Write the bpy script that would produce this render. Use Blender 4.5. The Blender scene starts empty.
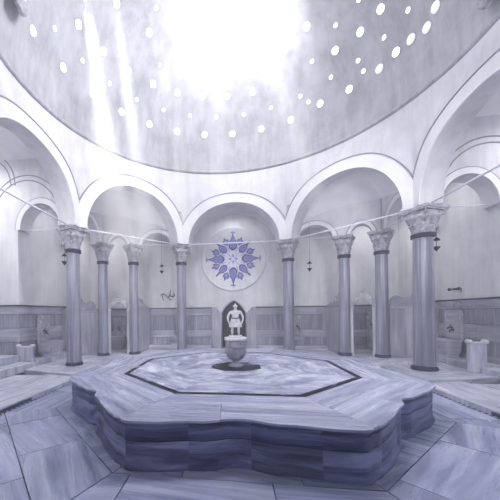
import bpy, math, random
from math import sin, cos, pi, radians as R, sqrt, atan2, hypot
from mathutils import Vector, Matrix
rnd = random.Random(7)
scn = bpy.context.scene
COL = scn.collection

# ------------------------------------------------------------------ materials
def new_mat(name):
    m = bpy.data.materials.new(name); m.use_nodes = True
    nt = m.node_tree
    return m, nt, nt.nodes['Principled BSDF']

def lin(c):
    return tuple(((v/255)/12.92 if v/255 <= .04045 else (((v/255)+.055)/1.055)**2.4) for v in c) + (1,)

def marble(name, dark, mid, light, rough=.3, sx=.45, sy=3.2, scale=1.6, bump=.08, contrast=(.3, .5, .72), coord='UV', spec=.5, sz=1.3):
    m, nt, b = new_mat(name)
    N, L = nt.nodes, nt.links
    tc = N.new('ShaderNodeTexCoord')
    mp = N.new('ShaderNodeMapping'); mp.inputs['Scale'].default_value = (sx, sy, sz)
    L.new(tc.outputs[coord], mp.inputs['Vector'])
    n1 = N.new('ShaderNodeTexNoise'); n1.inputs['Scale'].default_value = scale
    n1.inputs['Detail'].default_value = 9; n1.inputs['Roughness'].default_value = .62; n1.inputs['Distortion'].default_value = .9
    L.new(mp.outputs[0], n1.inputs['Vector'])
    cr = N.new('ShaderNodeValToRGB')
    cr.color_ramp.elements[0].position = contrast[0]; cr.color_ramp.elements[0].color = lin(dark)
    cr.color_ramp.elements[1].position = contrast[2]; cr.color_ramp.elements[1].color = lin(light)
    e = cr.color_ramp.elements.new(contrast[1]); e.color = lin(mid)
    L.new(n1.outputs['Fac'], cr.inputs[0])
    # slow patches of grey
    n2 = N.new('ShaderNodeTexNoise'); n2.inputs['Scale'].default_value = .9; n2.inputs['Detail'].default_value = 3
    L.new(tc.outputs[coord], n2.inputs['Vector'])
    mr = N.new('ShaderNodeMapRange'); mr.inputs['From Min'].default_value = .3; mr.inputs['From Max'].default_value = .7
    mr.inputs['To Min'].default_value = .72; mr.inputs['To Max'].default_value = 1.1
    L.new(n2.outputs['Fac'], mr.inputs['Value'])
    mx = N.new('ShaderNodeMix'); mx.data_type = 'RGBA'; mx.blend_type = 'MULTIPLY'; mx.inputs['Factor'].default_value = 1
    L.new(cr.outputs[0], mx.inputs['A']); L.new(mr.outputs[0], mx.inputs['B'])
    L.new(mx.outputs['Result'], b.inputs['Base Color'])
    n3 = N.new('ShaderNodeTexNoise'); n3.inputs['Scale'].default_value = 3; n3.inputs['Detail'].default_value = 4
    L.new(mp.outputs[0], n3.inputs['Vector'])
    rr = N.new('ShaderNodeMapRange'); rr.inputs['To Min'].default_value = max(.05, rough-.14); rr.inputs['To Max'].default_value = rough+.18
    L.new(n3.outputs['Fac'], rr.inputs['Value']); L.new(rr.outputs[0], b.inputs['Roughness'])
    bp = N.new('ShaderNodeBump'); bp.inputs['Strength'].default_value = bump; bp.inputs['Distance'].default_value = .02
    L.new(n1.outputs['Fac'], bp.inputs['Height']); L.new(bp.outputs[0], b.inputs['Normal'])
    b.inputs['Specular IOR Level'].default_value = spec
    return m

def plaster(name, a, c, stain=.25, bumps=.15, coord='Object'):
    m, nt, b = new_mat(name)
    N, L = nt.nodes, nt.links
    tc = N.new('ShaderNodeTexCoord')
    n1 = N.new('ShaderNodeTexNoise'); n1.inputs['Scale'].default_value = 1.1; n1.inputs['Detail'].default_value = 8; n1.inputs['Roughness'].default_value = .65
    L.new(tc.outputs[coord], n1.inputs['Vector'])
    cr = N.new('ShaderNodeValToRGB')
    cr.color_ramp.elements[0].position = .32; cr.color_ramp.elements[0].color = lin(a)
    cr.color_ramp.elements[1].position = .6; cr.color_ramp.elements[1].color = lin(c)
    L.new(n1.outputs['Fac'], cr.inputs[0])
    # water runs: noise stretched downwards
    mp = N.new('ShaderNodeMapping'); mp.inputs['Scale'].default_value = (3.2, 3.2, .35)
    L.new(tc.outputs[coord], mp.inputs['Vector'])
    n2 = N.new('ShaderNodeTexNoise'); n2.inputs['Scale'].default_value = 1.3; n2.inputs['Detail'].default_value = 7; n2.inputs['Roughness'].default_value = .7
    L.new(mp.outputs[0], n2.inputs['Vector'])
    mr = N.new('ShaderNodeMapRange'); mr.inputs['From Min'].default_value = .34; mr.inputs['From Max'].default_value = .56
    mr.inputs['To Min'].default_value = 1-stain; mr.inputs['To Max'].default_value = 1
    L.new(n2.outputs['Fac'], mr.inputs['Value'])
    mx = N.new('ShaderNodeMix'); mx.data_type = 'RGBA'; mx.blend_type = 'MULTIPLY'; mx.inputs['Factor'].default_value = 1
    L.new(cr.outputs[0], mx.inputs['A']); L.new(mr.outputs[0], mx.inputs['B'])
    L.new(mx.outputs['Result'], b.inputs['Base Color'])
    b.inputs['Roughness'].default_value = .75
    n3 = N.new('ShaderNodeTexNoise'); n3.inputs['Scale'].default_value = 9; n3.inputs['Detail'].default_value = 6
    L.new(tc.outputs[coord], n3.inputs['Vector'])
    bp = N.new('ShaderNodeBump'); bp.inputs['Strength'].default_value = bumps; bp.inputs['Distance'].default_value = .03
    L.new(n3.outputs['Fac'], bp.inputs['Height']); L.new(bp.outputs[0], b.inputs['Normal'])
    return m

def plain(name, c, rough=.5, metal=0, var=.12, emit=0):
    m, nt, b = new_mat(name)
    N, L = nt.nodes, nt.links
    tc = N.new('ShaderNodeTexCoord')
    n1 = N.new('ShaderNodeTexNoise'); n1.inputs['Scale'].default_value = 14; n1.inputs['Detail'].default_value = 4
    L.new(tc.outputs['Object'], n1.inputs['Vector'])
    mr = N.new('ShaderNodeMapRange'); mr.inputs['To Min'].default_value = 1-var; mr.inputs['To Max'].default_value = 1+var
    L.new(n1.outputs['Fac'], mr.inputs['Value'])
    mx = N.new('ShaderNodeMix'); mx.data_type = 'RGBA'; mx.blend_type = 'MULTIPLY'; mx.inputs['Factor'].default_value = 1
    mx.inputs['A'].default_value = lin(c); L.new(mr.outputs[0], mx.inputs['B'])
    L.new(mx.outputs['Result'], b.inputs['Base Color'])
    b.inputs['Roughness'].default_value = rough; b.inputs['Metallic'].default_value = metal
    if emit:
        b.inputs['Emission Color'].default_value = (.93, .95, 1, 1); b.inputs['Emission Strength'].default_value = emit
    return m

MT = {
 'floor': marble('floor_marble', (104, 111, 146), (144, 150, 180), (188, 192, 214), rough=.27, sx=.35, sy=4.2, scale=1.1, contrast=(.28, .48, .70)),
 'top': marble('platform_marble', (116, 121, 154), (156, 161, 188), (204, 206, 224), rough=.25, sx=.3, sy=4.6, scale=1.2, contrast=(.28, .47, .70)),
 'topin': marble('platform_centre_marble', (116, 121, 156), (160, 165, 192), (224, 226, 238), rough=.22, sx=.8, sy=2.4, scale=1.6, contrast=(.32, .48, .68)),
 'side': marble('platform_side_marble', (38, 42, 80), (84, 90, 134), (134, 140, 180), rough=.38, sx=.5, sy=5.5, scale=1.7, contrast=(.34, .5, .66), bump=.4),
 'dado': marble('dado_marble', (138, 139, 156), (164, 165, 181), (194, 195, 208), rough=.35, sx=.35, sy=5.5, scale=1.4),
 'dadov': marble('dado_panel_marble', (112, 113, 132), (144, 145, 163), (180, 181, 196), rough=.35, sx=.4, sy=8, scale=1.6),
 'screen': marble('screen_marble', (140, 140, 155), (168, 168, 182), (200, 200, 210), rough=.4, sx=.4, sy=6, scale=1.4),
 'column': marble('column_marble', (98, 100, 120), (134, 136, 154), (178, 180, 195), rough=.28, sx=7, sy=7, sz=.22, scale=1.5, coord='Object', bump=.04),
 'carved': marble('carved_marble', (112, 112, 126), (168, 168, 179), (210, 210, 216), rough=.5, sx=2, sy=2, sz=2, scale=5, coord='Object', bump=.3),
 'vase': marble('fountain_marble', (104, 106, 126), (138, 140, 158), (172, 174, 190), rough=.4, sx=2, sy=2, sz=2, scale=4, coord='Object', bump=.3),
 'statue': marble('statue_marble', (178, 178, 188), (208, 208, 214), (232, 232, 236), rough=.5, sx=2, sy=2, sz=2, scale=5, coord='Object', bump=.2),
 'bench': marble('bench_marble', (142, 145, 166), (180, 183, 200), (218, 220, 230), rough=.28, sx=.35, sy=4.2, scale=1.3),
 'inlay': marble('dark_inlay_marble', (10, 11, 24), (18, 20, 40), (170, 172, 200), rough=.5, sx=1.2, sy=1.2, scale=3.2, contrast=(.3, .56, .72), spec=.2),
 'plaster': plaster('wall_plaster', (206, 206, 211), (224, 224, 227), .12),
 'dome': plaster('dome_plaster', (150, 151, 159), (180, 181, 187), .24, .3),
 'arch': plaster('arch_plaster', (202, 202, 208), (222, 222, 226), .14),
 'band': plaster('archivolt_plaster', (220, 220, 225), (234, 234, 237), .05),
 'groove': plain('moulding_grey', (140, 140, 156), .7),
 'cornice': plaster('cornice_plaster', (160, 160, 170), (182, 182, 190), .3, .4),
 'iron': plain('black_iron', (24, 24, 34), .5, .6),
 'ringmetal': plain('dark_collar_metal', (52, 54, 78), .45, .5),
 'rod': plain('pale_painted_rod', (232, 234, 244), .45),
 'bronze': plain('dark_bronze', (34, 36, 52), .35, .8),
 'blue': plain('cobalt_tile', (58, 66, 150), .3),
 'blue2': plain('pale_blue_tile', (136, 142, 200), .3),
 'white': plain('white_tile', (226, 226, 238), .3),
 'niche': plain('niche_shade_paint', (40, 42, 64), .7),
 'wood': plain('dark_door_wood', (34, 35, 54), .55),
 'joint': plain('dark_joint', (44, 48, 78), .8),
 'glass': plain('skylight_glass', (245, 248, 255), .2, 0, .02, 4.0),
 'glassdim': plain('dull_skylight_glass', (232, 230, 235), .3, 0, .05, .38),
 'water': plain('still_water', (60, 66, 100), .05),
}

# ------------------------------------------------------------------ mesh builder
class MB:
    def __init__(s): s.v = []; s.f = []; s.uv = []; s.mi = []; s.sm = []
    def add(s, verts, faces, ang=None, mi=0, smooth=False, off=None, T=None, uvs=None):
        """uv: planar by each face's dominant axis, in metres, with its own turn and offset (one vein direction a slab)"""
        vs = [Vector(p) for p in verts]
        if T is not None: vs = [T @ p for p in vs]
        o = len(s.v); s.v += vs
        ang = 0 if ang is None else ang
        ox, oy = off if off else (rnd.uniform(0, 60), rnd.uniform(0, 60))
        ca, sa = cos(ang), sin(ang)
        for fi, f in enumerate(faces):
            s.f.append([o+i for i in f]); s.mi.append(mi); s.sm.append(smooth)
            if uvs: s.uv.append([uvs[i] for i in f]); continue
            P = [vs[i] for i in f]; n = Vector((0, 0, 0))
            for i in range(len(P)):
                a, b = P[i], P[(i+1) % len(P)]
                n += Vector(((a.y-b.y)*(a.z+b.z), (a.z-b.z)*(a.x+b.x), (a.x-b.x)*(a.y+b.y)))
            ax, ay, az = abs(n.x), abs(n.y), abs(n.z)
            q = []
            for p in P:
                if az >= ax and az >= ay: u, w = p.x, p.y
                elif ax >= ay: u, w = p.y, p.z
                else: u, w = p.x, p.z
                q.append((ca*u+sa*w+ox, -sa*u+ca*w+oy))
            s.uv.append(q)
        return s
    def box(s, x0, x1, y0, y1, z0, z1, **k):
        v = [(x0, y0, z0), (x1, y0, z0), (x1, y1, z0), (x0, y1, z0), (x0, y0, z1), (x1, y0, z1), (x1, y1, z1), (x0, y1, z1)]
        return s.add(v, [(0, 3, 2, 1), (4, 5, 6, 7), (0, 1, 5, 4), (1, 2, 6, 5), (2, 3, 7, 6), (3, 0, 4, 7)], **k)
    def prism(s, poly, z0, z1, **k):
        a = sum(poly[i][0]*poly[(i+1) % len(poly)][1]-poly[(i+1) % len(poly)][0]*poly[i][1] for i in range(len(poly)))
        if a < 0: poly = poly[::-1]
        n = len(poly)
        v = [(x, y, z0) for x, y in poly]+[(x, y, z1) for x, y in poly]
        return s.add(v, [tuple(range(n-1, -1, -1)), tuple(range(n, 2*n))]+[(i, (i+1) % n, n+(i+1) % n, n+i) for i in range(n)], **k)
    def prism_y(s, poly, y0, y1, **k):       # outline in x,z, thickness along y
        T = Matrix(((1, 0, 0, 0), (0, 0, 1, 0), (0, 1, 0, 0), (0, 0, 0, 1)))
        if 'T' in k: T = k.pop('T') @ T
        a = sum(poly[i][0]*poly[(i+1) % len(poly)][1]-poly[(i+1) % len(poly)][0]*poly[i][1] for i in range(len(poly)))
        if a > 0: poly = poly[::-1]
        n = len(poly)
        v = [(x, z, y0) for x, z in poly]+[(x, z, y1) for x, z in poly]
        return s.add(v, [tuple(range(n)), tuple(range(2*n-1, n-1, -1))]+[(n+i, n+(i+1) % n, (i+1) % n, i) for i in range(n)], T=T, **k)
    def lathe(s, prof, n=32, cx=0, cy=0, cap=True, **k):
        v = []; f = []
        for r, z in prof:
            for j in range(n):
                a = 2*pi*j/n; v.append((cx+r*cos(a), cy+r*sin(a), z))
        for i in range(len(prof)-1):
            for j in range(n):
                j2 = (j+1) % n; f.append((i*n+j, i*n+j2, (i+1)*n+j2, (i+1)*n+j))
        if cap:
            f.append(tuple(range(n-1, -1, -1))); f.append(tuple((len(prof)-1)*n+j for j in range(n)))
        k.setdefault('smooth', True)
        return s.add(v, f, **k)
    def tube(s, pts, r, n=8, **k):
        pts = [Vector(p) for p in pts]; v = []; f = []
        rr = r if isinstance(r, (list, tuple)) else [r]*len(pts)
        up = None
        for i, p in enumerate(pts):
            d = (pts[min(i+1, len(pts)-1)]-pts[max(i-1, 0)]).normalized()
            if up is None:
                up = Vector((0, 0, 1)) if abs(d.z) < .9 else Vector((1, 0, 0))
            x = d.cross(up).normalized(); y = x.cross(d).normalized(); up = y
            for j in range(n):
                a = 2*pi*j/n; v.append(p+(x*cos(a)+y*sin(a))*rr[i])
        for i in range(len(pts)-1):
            for j in range(n):
                j2 = (j+1) % n; f.append((i*n+j, i*n+j2, (i+1)*n+j2, (i+1)*n+j))
        f.append(tuple(range(n-1, -1, -1))); f.append(tuple((len(pts)-1)*n+j for j in range(n)))
        k.setdefault('smooth', True)
        return s.add(v, f, **k)
    def grid(s, fn, us, vs, uvs=None, **k):
        v = [fn(u, w) for u in us for w in vs]; m = len(vs)
        f = [(i*m+j, (i+1)*m+j, (i+1)*m+j+1, i*m+j+1) for i in range(len(us)-1) for j in range(m-1)]
        if uvs: k['uvs'] = [uvs(u, w) for u in us for w in vs]
        k.setdefault('smooth', True)
        return s.add(v, f, **k)
    def sphere(s, c, r, nu=16, nv=10, sc=(1, 1, 1), **k):
        prof = [(r*cos(-pi/2+pi*i/nv)+1e-5, r*sin(-pi/2+pi*i/nv)) for i in range(nv+1)]
        T = Matrix.Translation(c) @ Matrix.Diagonal((*sc, 1))
        if 'T' in k: T = k.pop('T') @ T
        return s.lathe(prof, nu, T=T, **k)
    def build(s, name, mats, parent=None, bevel=0, recalc=False, loc=None):
        me = bpy.data.meshes.new(name)
        me.from_pydata([tuple(p) for p in s.v], [], s.f)
        ul = me.uv_layers.new(name='UVMap')
        for p, q in zip(me.polygons, s.uv):
            for li, c in zip(p.loop_indices, q): ul.data[li].uv = c
        for p, m_, sm in zip(me.polygons, s.mi, s.sm): p.material_index = m_; p.use_smooth = sm
        for m_ in (mats if isinstance(mats, (list, tuple)) else [mats]): me.materials.append(MT[m_])
        me.update()
        o = bpy.data.objects.new(name, me); COL.objects.link(o)
        if parent: o.parent = parent
        if loc: o.location = loc
        if bevel:
            b = o.modifiers.new('bevel', 'BEVEL'); b.width = bevel; b.segments = 2; b.limit_method = 'ANGLE'; b.angle_limit = R(40)
        return o

def tag(o, label=None, cat=None, group=None, kind=None):
    if label: o['label'] = label
    if cat: o['category'] = cat
    if group: o['group'] = group
    if kind: o['kind'] = kind
    return o
def thing(name, label, cat, loc=(0, 0, 0), rz=0, group=None):
    o = bpy.data.objects.new(name, None); COL.objects.link(o); o.empty_display_size = .2
    o.location = loc; o.rotation_euler = (0, 0, rz)
    return tag(o, label, cat, group)
def kids(o): return [c for c in bpy.data.objects if c.parent == o]
def copy_tree(o, parent=None):
    ch = kids(o)
    c = o.copy(); COL.objects.link(c); c.parent = parent
    for x in ch: copy_tree(x, c)
    return c
def struct(o, label=None, cat='building part'):
    o['kind'] = 'structure'
    if label: o['label'] = label; o['category'] = cat
    return o
def lsp(a, b, n): return [a+(b-a)*i/(n-1) for i in range(n)]
def smooth(t): t = max(0, min(1, t)); return t*t*(3-2*t)

# ------------------------------------------------------------------ levels and plan
Z_LOW, Z_MID, Z_TOP = -.14, -.06, .357
A = 4.43                                   # apothem of the column ring
RD, ZD = 4.385, 6.28                       # dome
WX, WY = 6.0, 5.8                          # side and back walls
AI, AO = A-.24, A+.24
ZS = 3.80                                  # arch springing

def clip_half(poly, n, d):                 # keep n.p <= d
    out = []
    for i in range(len(poly)):
        a, b = poly[i], poly[(i+1) % len(poly)]
        da, db = n[0]*a[0]+n[1]*a[1]-d, n[0]*b[0]+n[1]*b[1]-d
        if da <= 0: out.append(a)
        if da*db < 0:
            t = da/(da-db); out.append((a[0]+(b[0]-a[0])*t, a[1]+(b[1]-a[1])*t))
    return out
def slab_from(mb, poly, z0, z1, ang, gap=.004, **k):
    if len(poly) < 3: return
    a2 = sum(poly[i][0]*poly[(i+1) % len(poly)][1]-poly[(i+1) % len(poly)][0]*poly[i][1] for i in range(len(poly)))
    if abs(a2) < .004: return
    if a2 < 0: poly = poly[::-1]
    p = poly
    for i in range(len(poly)):             # inset every edge for the joint
        a, b = poly[i], poly[(i+1) % len(poly)]
        dx, dy = b[0]-a[0], b[1]-a[1]; l = hypot(dx, dy)
        if l < 1e-6: continue
        n = (dy/l, -dx/l)
        p = clip_half(p, n, n[0]*a[0]+n[1]*a[1]-gap)
        if len(p) < 3: return
    mb.prism(p, z0, z1, ang=ang, **k)

# ------------------------------------------------------------------ floor
mb = MB()
mb.box(-9, 9, -8, 6.4, -.4, Z_LOW-.012, mi=1)
# low paving round the platform: bands parallel to the eight sides
bands = [2.55, 2.97, 3.66, 4.7, 6.0, 8]
for k in range(8):
    th = k*pi/4; n = (cos(th), sin(th)); t = (-sin(th), cos(th))
    for bi in range(len(bands)-1):
        a0, a1 = bands[bi], bands[bi+1]
        w0, w1 = a0*math.tan(pi/8), a1*math.tan(pi/8)
        cuts = {0: [-9, -.52, .6, 9], 1: [-9, -.95, .35, 9], 2: [-9, -.9, .9, 9], 3: [-9, -1.5, 0, 1.5, 9], 4: [-9, -1.8, 0, 1.8, 9]}[bi]
        cuts = [c+rnd.uniform(-.15, .15) if abs(c) < 8 else c for c in cuts]
        for c0, c1 in zip(cuts, cuts[1:]):
            q = [(a0, max(-w0, c0)), (a1, max(-w1, c0)), (a1, min(w1, c1)), (a0, min(w0, c1))]
            if q[1][1] >= q[2][1]: continue
            if q[0][1] > q[3][1]: q[0] = (a0, 0 if abs(c0) > 8 else q[0][1]); q[3] = q[0]
            p = [(n[0]*u+t[0]*w, n[1]*u+t[1]*w) for u, w in q]
            p = clip_half(p, (1, 0), 3.66); p = clip_half(p, (-1, 0), 3.66); p = clip_half(p, (0, 1), .75); p = clip_half(p, (0, -1), 7.5)
            slab_from(mb, p, Z_LOW-.012, Z_LOW+rnd.uniform(-.0015, .0015), th+pi/2+rnd.choice([0, 0, pi/2])+rnd.uniform(-.2, .2), .0055)
fl = struct(mb.build('floor', ['floor', 'joint']))

# middle step: side strips and everything at the back
mb = MB()
for sx in (-1, 1):
    ys = [-7.5, -5.2, -3.4, -1.75, -.4, .75]
    for y0, y1 in zip(ys, ys[1:]):
        for x0, x1 in ((3.66, 4.7), (4.7, 5.8), (5.8, 8.6)):
            a, b = sorted((sx*x0, sx*x1))
            slab_from(mb, [(a, y0), (b, y0), (b, y1), (a, y1)], Z_LOW-.01, Z_MID, pi/2+rnd.uniform(-.1, .1), .004)
xs = lsp(-4.6, 4.6, 8)
for yi, (y0, y1) in enumerate(((.75, 1.8), (1.8, 2.9), (2.9, 4.1))):
    for x0, x1 in zip(xs, xs[1:]):
        o_ = .3*(yi % 2)
        slab_from(mb, [(x0+o_, y0), (x1+o_, y0), (x1+o_, y1), (x0+o_, y1)], Z_LOW-.01, Z_MID, rnd.uniform(-.2, .2), .004)
struct(mb.build('trim_1', ['bench']))
for sx in (-1, 1):
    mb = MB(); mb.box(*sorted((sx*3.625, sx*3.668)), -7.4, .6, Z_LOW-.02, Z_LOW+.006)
    mb.box(*sorted((sx*3.655, sx*3.668)), -7.4, -.9, Z_LOW, Z_MID-.022)  # dark strips by the drain bars put the step's shade into colour
    for q in range(20): mb.box(*sorted((sx*3.62, sx*3.668)), -1.6+.1*q, -1.57+.1*q, Z_LOW-.01, Z_LOW+.008, mi=1)
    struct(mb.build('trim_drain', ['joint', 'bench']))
# kerbed plinth under the columns (z = 0)
mb = MB()
def kerb(poly, cuts_n, ang):
    slab_from(mb, poly, Z_LOW-.01, 0.0, ang, .003)
for sx in (-1, 1):
    P = lambda *a: [(sx*x, y) for x, y in a]
    kerb(P((3.80, .72), (4.75, .92), (4.75, 1.6), (3.76, 1.6)), 0, .1)
    kerb(P((4.75, .92), (5.5, 1.12), (5.5, 1.75), (4.75, 1.75)), 0, 0)
    kerb(P((5.5, 1.12), (6.0, 1.2), (6.0, 1.75), (5.5, 1.75)), 0, 0)
    kerb(P((3.76, 1.6), (4.75, 1.6), (4.75, 2.8), (3.72, 2.5)), 0, 1.5)
    kerb(P((4.75, 1.75), (6.05, 1.75), (6.05, 2.8), (4.75, 2.8)), 0, 1.4)
    kerb(P((3.72, 2.5), (4.75, 2.8), (4.75, 4.0), (3.3, 3.45)), 0, .8)
    kerb(P((4.75, 2.8), (6.05, 2.8), (6.05, 4.3), (4.75, 4.3)), 0, 1.5)
    kerb(P((3.3, 3.45), (4.75, 4.0), (4.75, 4.3), (2.3, 4.6), (2.3, 3.8)), 0, .5)
    kerb(P((2.3, 3.8), (2.3, 4.9), (.8, 4.9), (.8, 3.86)), 0, .1)
    kerb(P((2.3, 4.6), (4.75, 4.3), (6.05, 4.3), (6.05, 5.9), (2.3, 5.9)), 0, .2)
    kerb(P((.8, 4.9), (2.3, 4.9), (2.3, 5.9), (.8, 5.9)), 0, .2)
kerb([(-.8, 3.86), (.8, 3.86), (.8, 4.9), (-.8, 4.9)], 0, 0)
kerb([(-.8, 4.9), (.8, 4.9), (.8, 5.9), (-.8, 5.9)], 0, 0)
struct(mb.build('trim_2', ['bench'], bevel=.012))

# ------------------------------------------------------------------ the central platform
def plan(scale_in=0.0, N=30):
    """lobed octagon outline, offset inwards by scale_in"""
    pts = []
    for k in range(8):
        th = -pi/2+k*pi/4
        front = (k % 2 == 0)
        n = (cos(th), sin(th)); t = (-sin(th), cos(th))
        for i in range(N):
            sg = -1+2*(i+.5)/N; w = 1.185*sg; a = abs(w)
            if front: d = 2.75+.10*smooth((a-.04)/.34)+.07*smooth((a-.45)/.45)
            else:
                d = 2.70+.08*smooth((a-.02)/.20)+.05*smooth((a-.3)/.5)
                toward_front = w*(1 if t[1]*(-1 if n[1] < 0 else 1) > 0 else -1)
                d += .045*toward_front/1.185
            if k in (2, 6): d -= .13
            d -= .03*smooth((a-1.08)/.10)
            pts.append((d, sg*.985*d*.4142, n, t))
    out = []
    for d, w, n, t in pts:
        q = (n[0]*d+t[0]*w, n[1]*d+t[1]*w); r = hypot(*q)
        out.append((q[0]*(r-scale_in)/r, q[1]*(r-scale_in)/r))
    return out
base = thing('marble_platform', 'large lobed octagonal belly stone of streaked marble in the middle of the bath', 'platform', (0, 0, Z_LOW))
H = Z_TOP-Z_LOW
prof = [(.0, 0), (.0, .035), (.018, .055), (.028, .085), (.028, .27), (.036, .275), (.036, .283), (.026, .288), (.026, H-.088), (.042, H-.08), (.042, H-.07), (.018, H-.05), (.018, H-.028)]
mb = MB(); out0 = plan(0)
cum = [0]
for i in range(len(out0)): cum.append(cum[-1]+hypot(out0[i][0]-out0[(i+1) % len(out0)][0], out0[i][1]-out0[(i+1) % len(out0)][1]))
rings = [plan(o) for o, z in prof]
n = len(out0)
# slabs of the side: vertical joints every so often, with their own vein offset
joint_at = [0]
for i in range(n):
    if cum[i]-cum[joint_at[-1]] > .62 and n-i > 5: joint_at.append(i)
joint_at.append(n)
for ja, jb in zip(joint_at, joint_at[1:]):
    for (p0, p1) in ((0, 5), (6, 8), (8, 12)):
        ox, oy = rnd.uniform(0, 50), rnd.uniform(0, 50)
        cols_ = list(range(ja, jb+1))
        v = []; uv = []
        for ci, i in enumerate(cols_):
            for j in range(p0, p1+1):
                q = rings[j][i % n]; r_ = hypot(*q)
                sh = .004 if (ci == 0 or ci == len(cols_)-1) else 0
                v.append((q[0]*(r_-sh)/r_, q[1]*(r_-sh)/r_, prof[j][1])); uv.append((cum[i]+ox, prof[j][1]+oy))
        m = p1-p0+1
        f = [(a*m+b, (a+1)*m+b, (a+1)*m+b+1, a*m+b+1) for a in range(len(cols_)-1) for b in range(m-1)]
        mb.add(v, f, uvs=uv, smooth=True, mi=0)
for i in range(n):                                       # dark backing seen in the joints
    i2 = (i+1) % n
    for (j0, j1) in ((5, 6),):
        mb.add([(*rings[j0][i], prof[j0][1]), (*rings[j0][i2], prof[j0][1]), (*rings[j1][i2], prof[j1][1]), (*rings[j1][i], prof[j1][1])], [(0, 1, 2, 3)], mi=1)
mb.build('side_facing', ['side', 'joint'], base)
# top slabs: between inlay octagon and the lobed edge, mitred at the corners
RI = 2.112
def octp(r, z=None, off=pi/8): return [(r*cos(off+k*pi/4), r*sin(off+k*pi/4)) for k in range(8)]
lipout = plan(-.012)
mb = MB()
for k in range(8):
    th = -pi/2+k*pi/4
    edge = lipout[k*30:(k+1)*30]
    a0 = th-pi/8; a1 = th+pi/8
    c0 = ((lipout[k*30-1][0]+edge[0][0])/2, (lipout[k*30-1][1]+edge[0][1])/2)
    nx = lipout[((k+1)*30) % len(lipout)]
    c1 = ((nx[0]+edge[-1][0])/2, (nx[1]+edge[-1][1])/2)
    # two strips along the side: inner straight strip, outer lobed strip
    rm = 2.52
    P0, P1 = (RI*cos(a0), RI*sin(a0)), (RI*cos(a1), RI*sin(a1))
    Q0, Q1 = (rm*cos(a0), rm*sin(a0)), (rm*cos(a1), rm*sin(a1))
    slab_from(mb, [P0, Q0, Q1, P1], H-.03, H, th+pi/2, .0025)
    poly = [Q0, c0]+edge+[c1, Q1]
    mid = 15
    cutv = rnd.choice([10, 12, 18])
    mp_ = edge[cutv]; tt = cutv/30
    qm = (Q0[0]+(Q1[0]-Q0[0])*tt, Q0[1]+(Q1[1]-Q0[1])*tt)
    for pl in ([Q0, c0]+edge[:cutv+1]+[qm], [qm]+edge[cutv:]+[c1, Q1]):
        mb.prism([(x*.9995, y*.9995) for x, y in pl], H-.03, H, ang=th+pi/2+rnd.uniform(-.06, .06))
mb.build('rim_slabs', ['top'], base, bevel=.008)
mb = MB()
for k in range(8):
    a0 = pi/8+k*pi/4; a1 = a0+pi/4
    q = [(RI*cos(a0), RI*sin(a0)), (RI*cos(a1), RI*sin(a1)), ((RI-.095)*cos(a1), (RI-.095)*sin(a1)), ((RI-.095)*cos(a0), (RI-.095)*sin(a0))]
    slab_from(mb, q, H-.05, H+.001, 0, .001)
mb.build('inlay_band', ['inlay'], base)['label'] = 'dark marble inlay band'
mb = MB()
ri = RI-.095
for k in range(8):                                       # centre: wedge slabs with mixed veins
    a0 = pi/8+k*pi/4; a1 = a0+pi/4
    for (r0, r1) in ((.50, 1.25), (1.25, ri)):
        q = [(r0*cos(a0), r0*sin(a0)), (r1*cos(a0), r1*sin(a0)), (r1*cos(a1), r1*sin(a1)), (r0*cos(a1), r0*sin(a1))]
        slab_from(mb, q, H-.05, H, (a0+a1)/2+pi/2+rnd.choice([0, .5, -.5]), .0015)
mb.build('centre_slabs', ['topin'], base)
mb = MB(); mb.prism(octp(.50), H-.05, H+.001)
mb.build('inlay_star', ['inlay'], base)['label'] = 'dark octagonal inlay under the fountain'
mb = MB(); mb.prism([(x*.975, y*.975) for x, y in plan(.08)], .0, H-.035)
mb.build('core', ['joint'], base)

# ------------------------------------------------------------------ fountain bowl and statue
ft = thing('fountain_bowl', 'round marble goblet fountain on the dark inlay at the centre of the platform', 'fountain', (0, 0, Z_TOP+.001)); ft.scale = (.91, .91, 1)
mb = MB(); mb.lathe([(.155, 0), (.16, .025), (.15, .04), (.10, .055), (.075, .075), (.072, .10), (.085, .125), (.10, .135)], 40)
mb.build('foot', 'vase', ft)
mb = MB()
mb.lathe([(.10, .133), (.145, .155), (.185, .20), (.21, .26), (.218, .33), (.216, .37), (.226, .38), (.226, .395), (.216, .405), (.215, .45), (.218, .50), (.205, .505), (.19, .50), (.15, .47), (.02, .45)], 48)
mb.build('bowl', 'vase', ft)
mb = MB(); mb.lathe([(.05, .44), (.05, .50), (.19, .505), (.236, .51), (.24, .525), (.24, .555), (.232, .565), (.18, .566), (.17, .556), (.02, .556)], 48)
mb.build('rim', 'statue', ft)['label'] = 'pale rim of the bowl'

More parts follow.
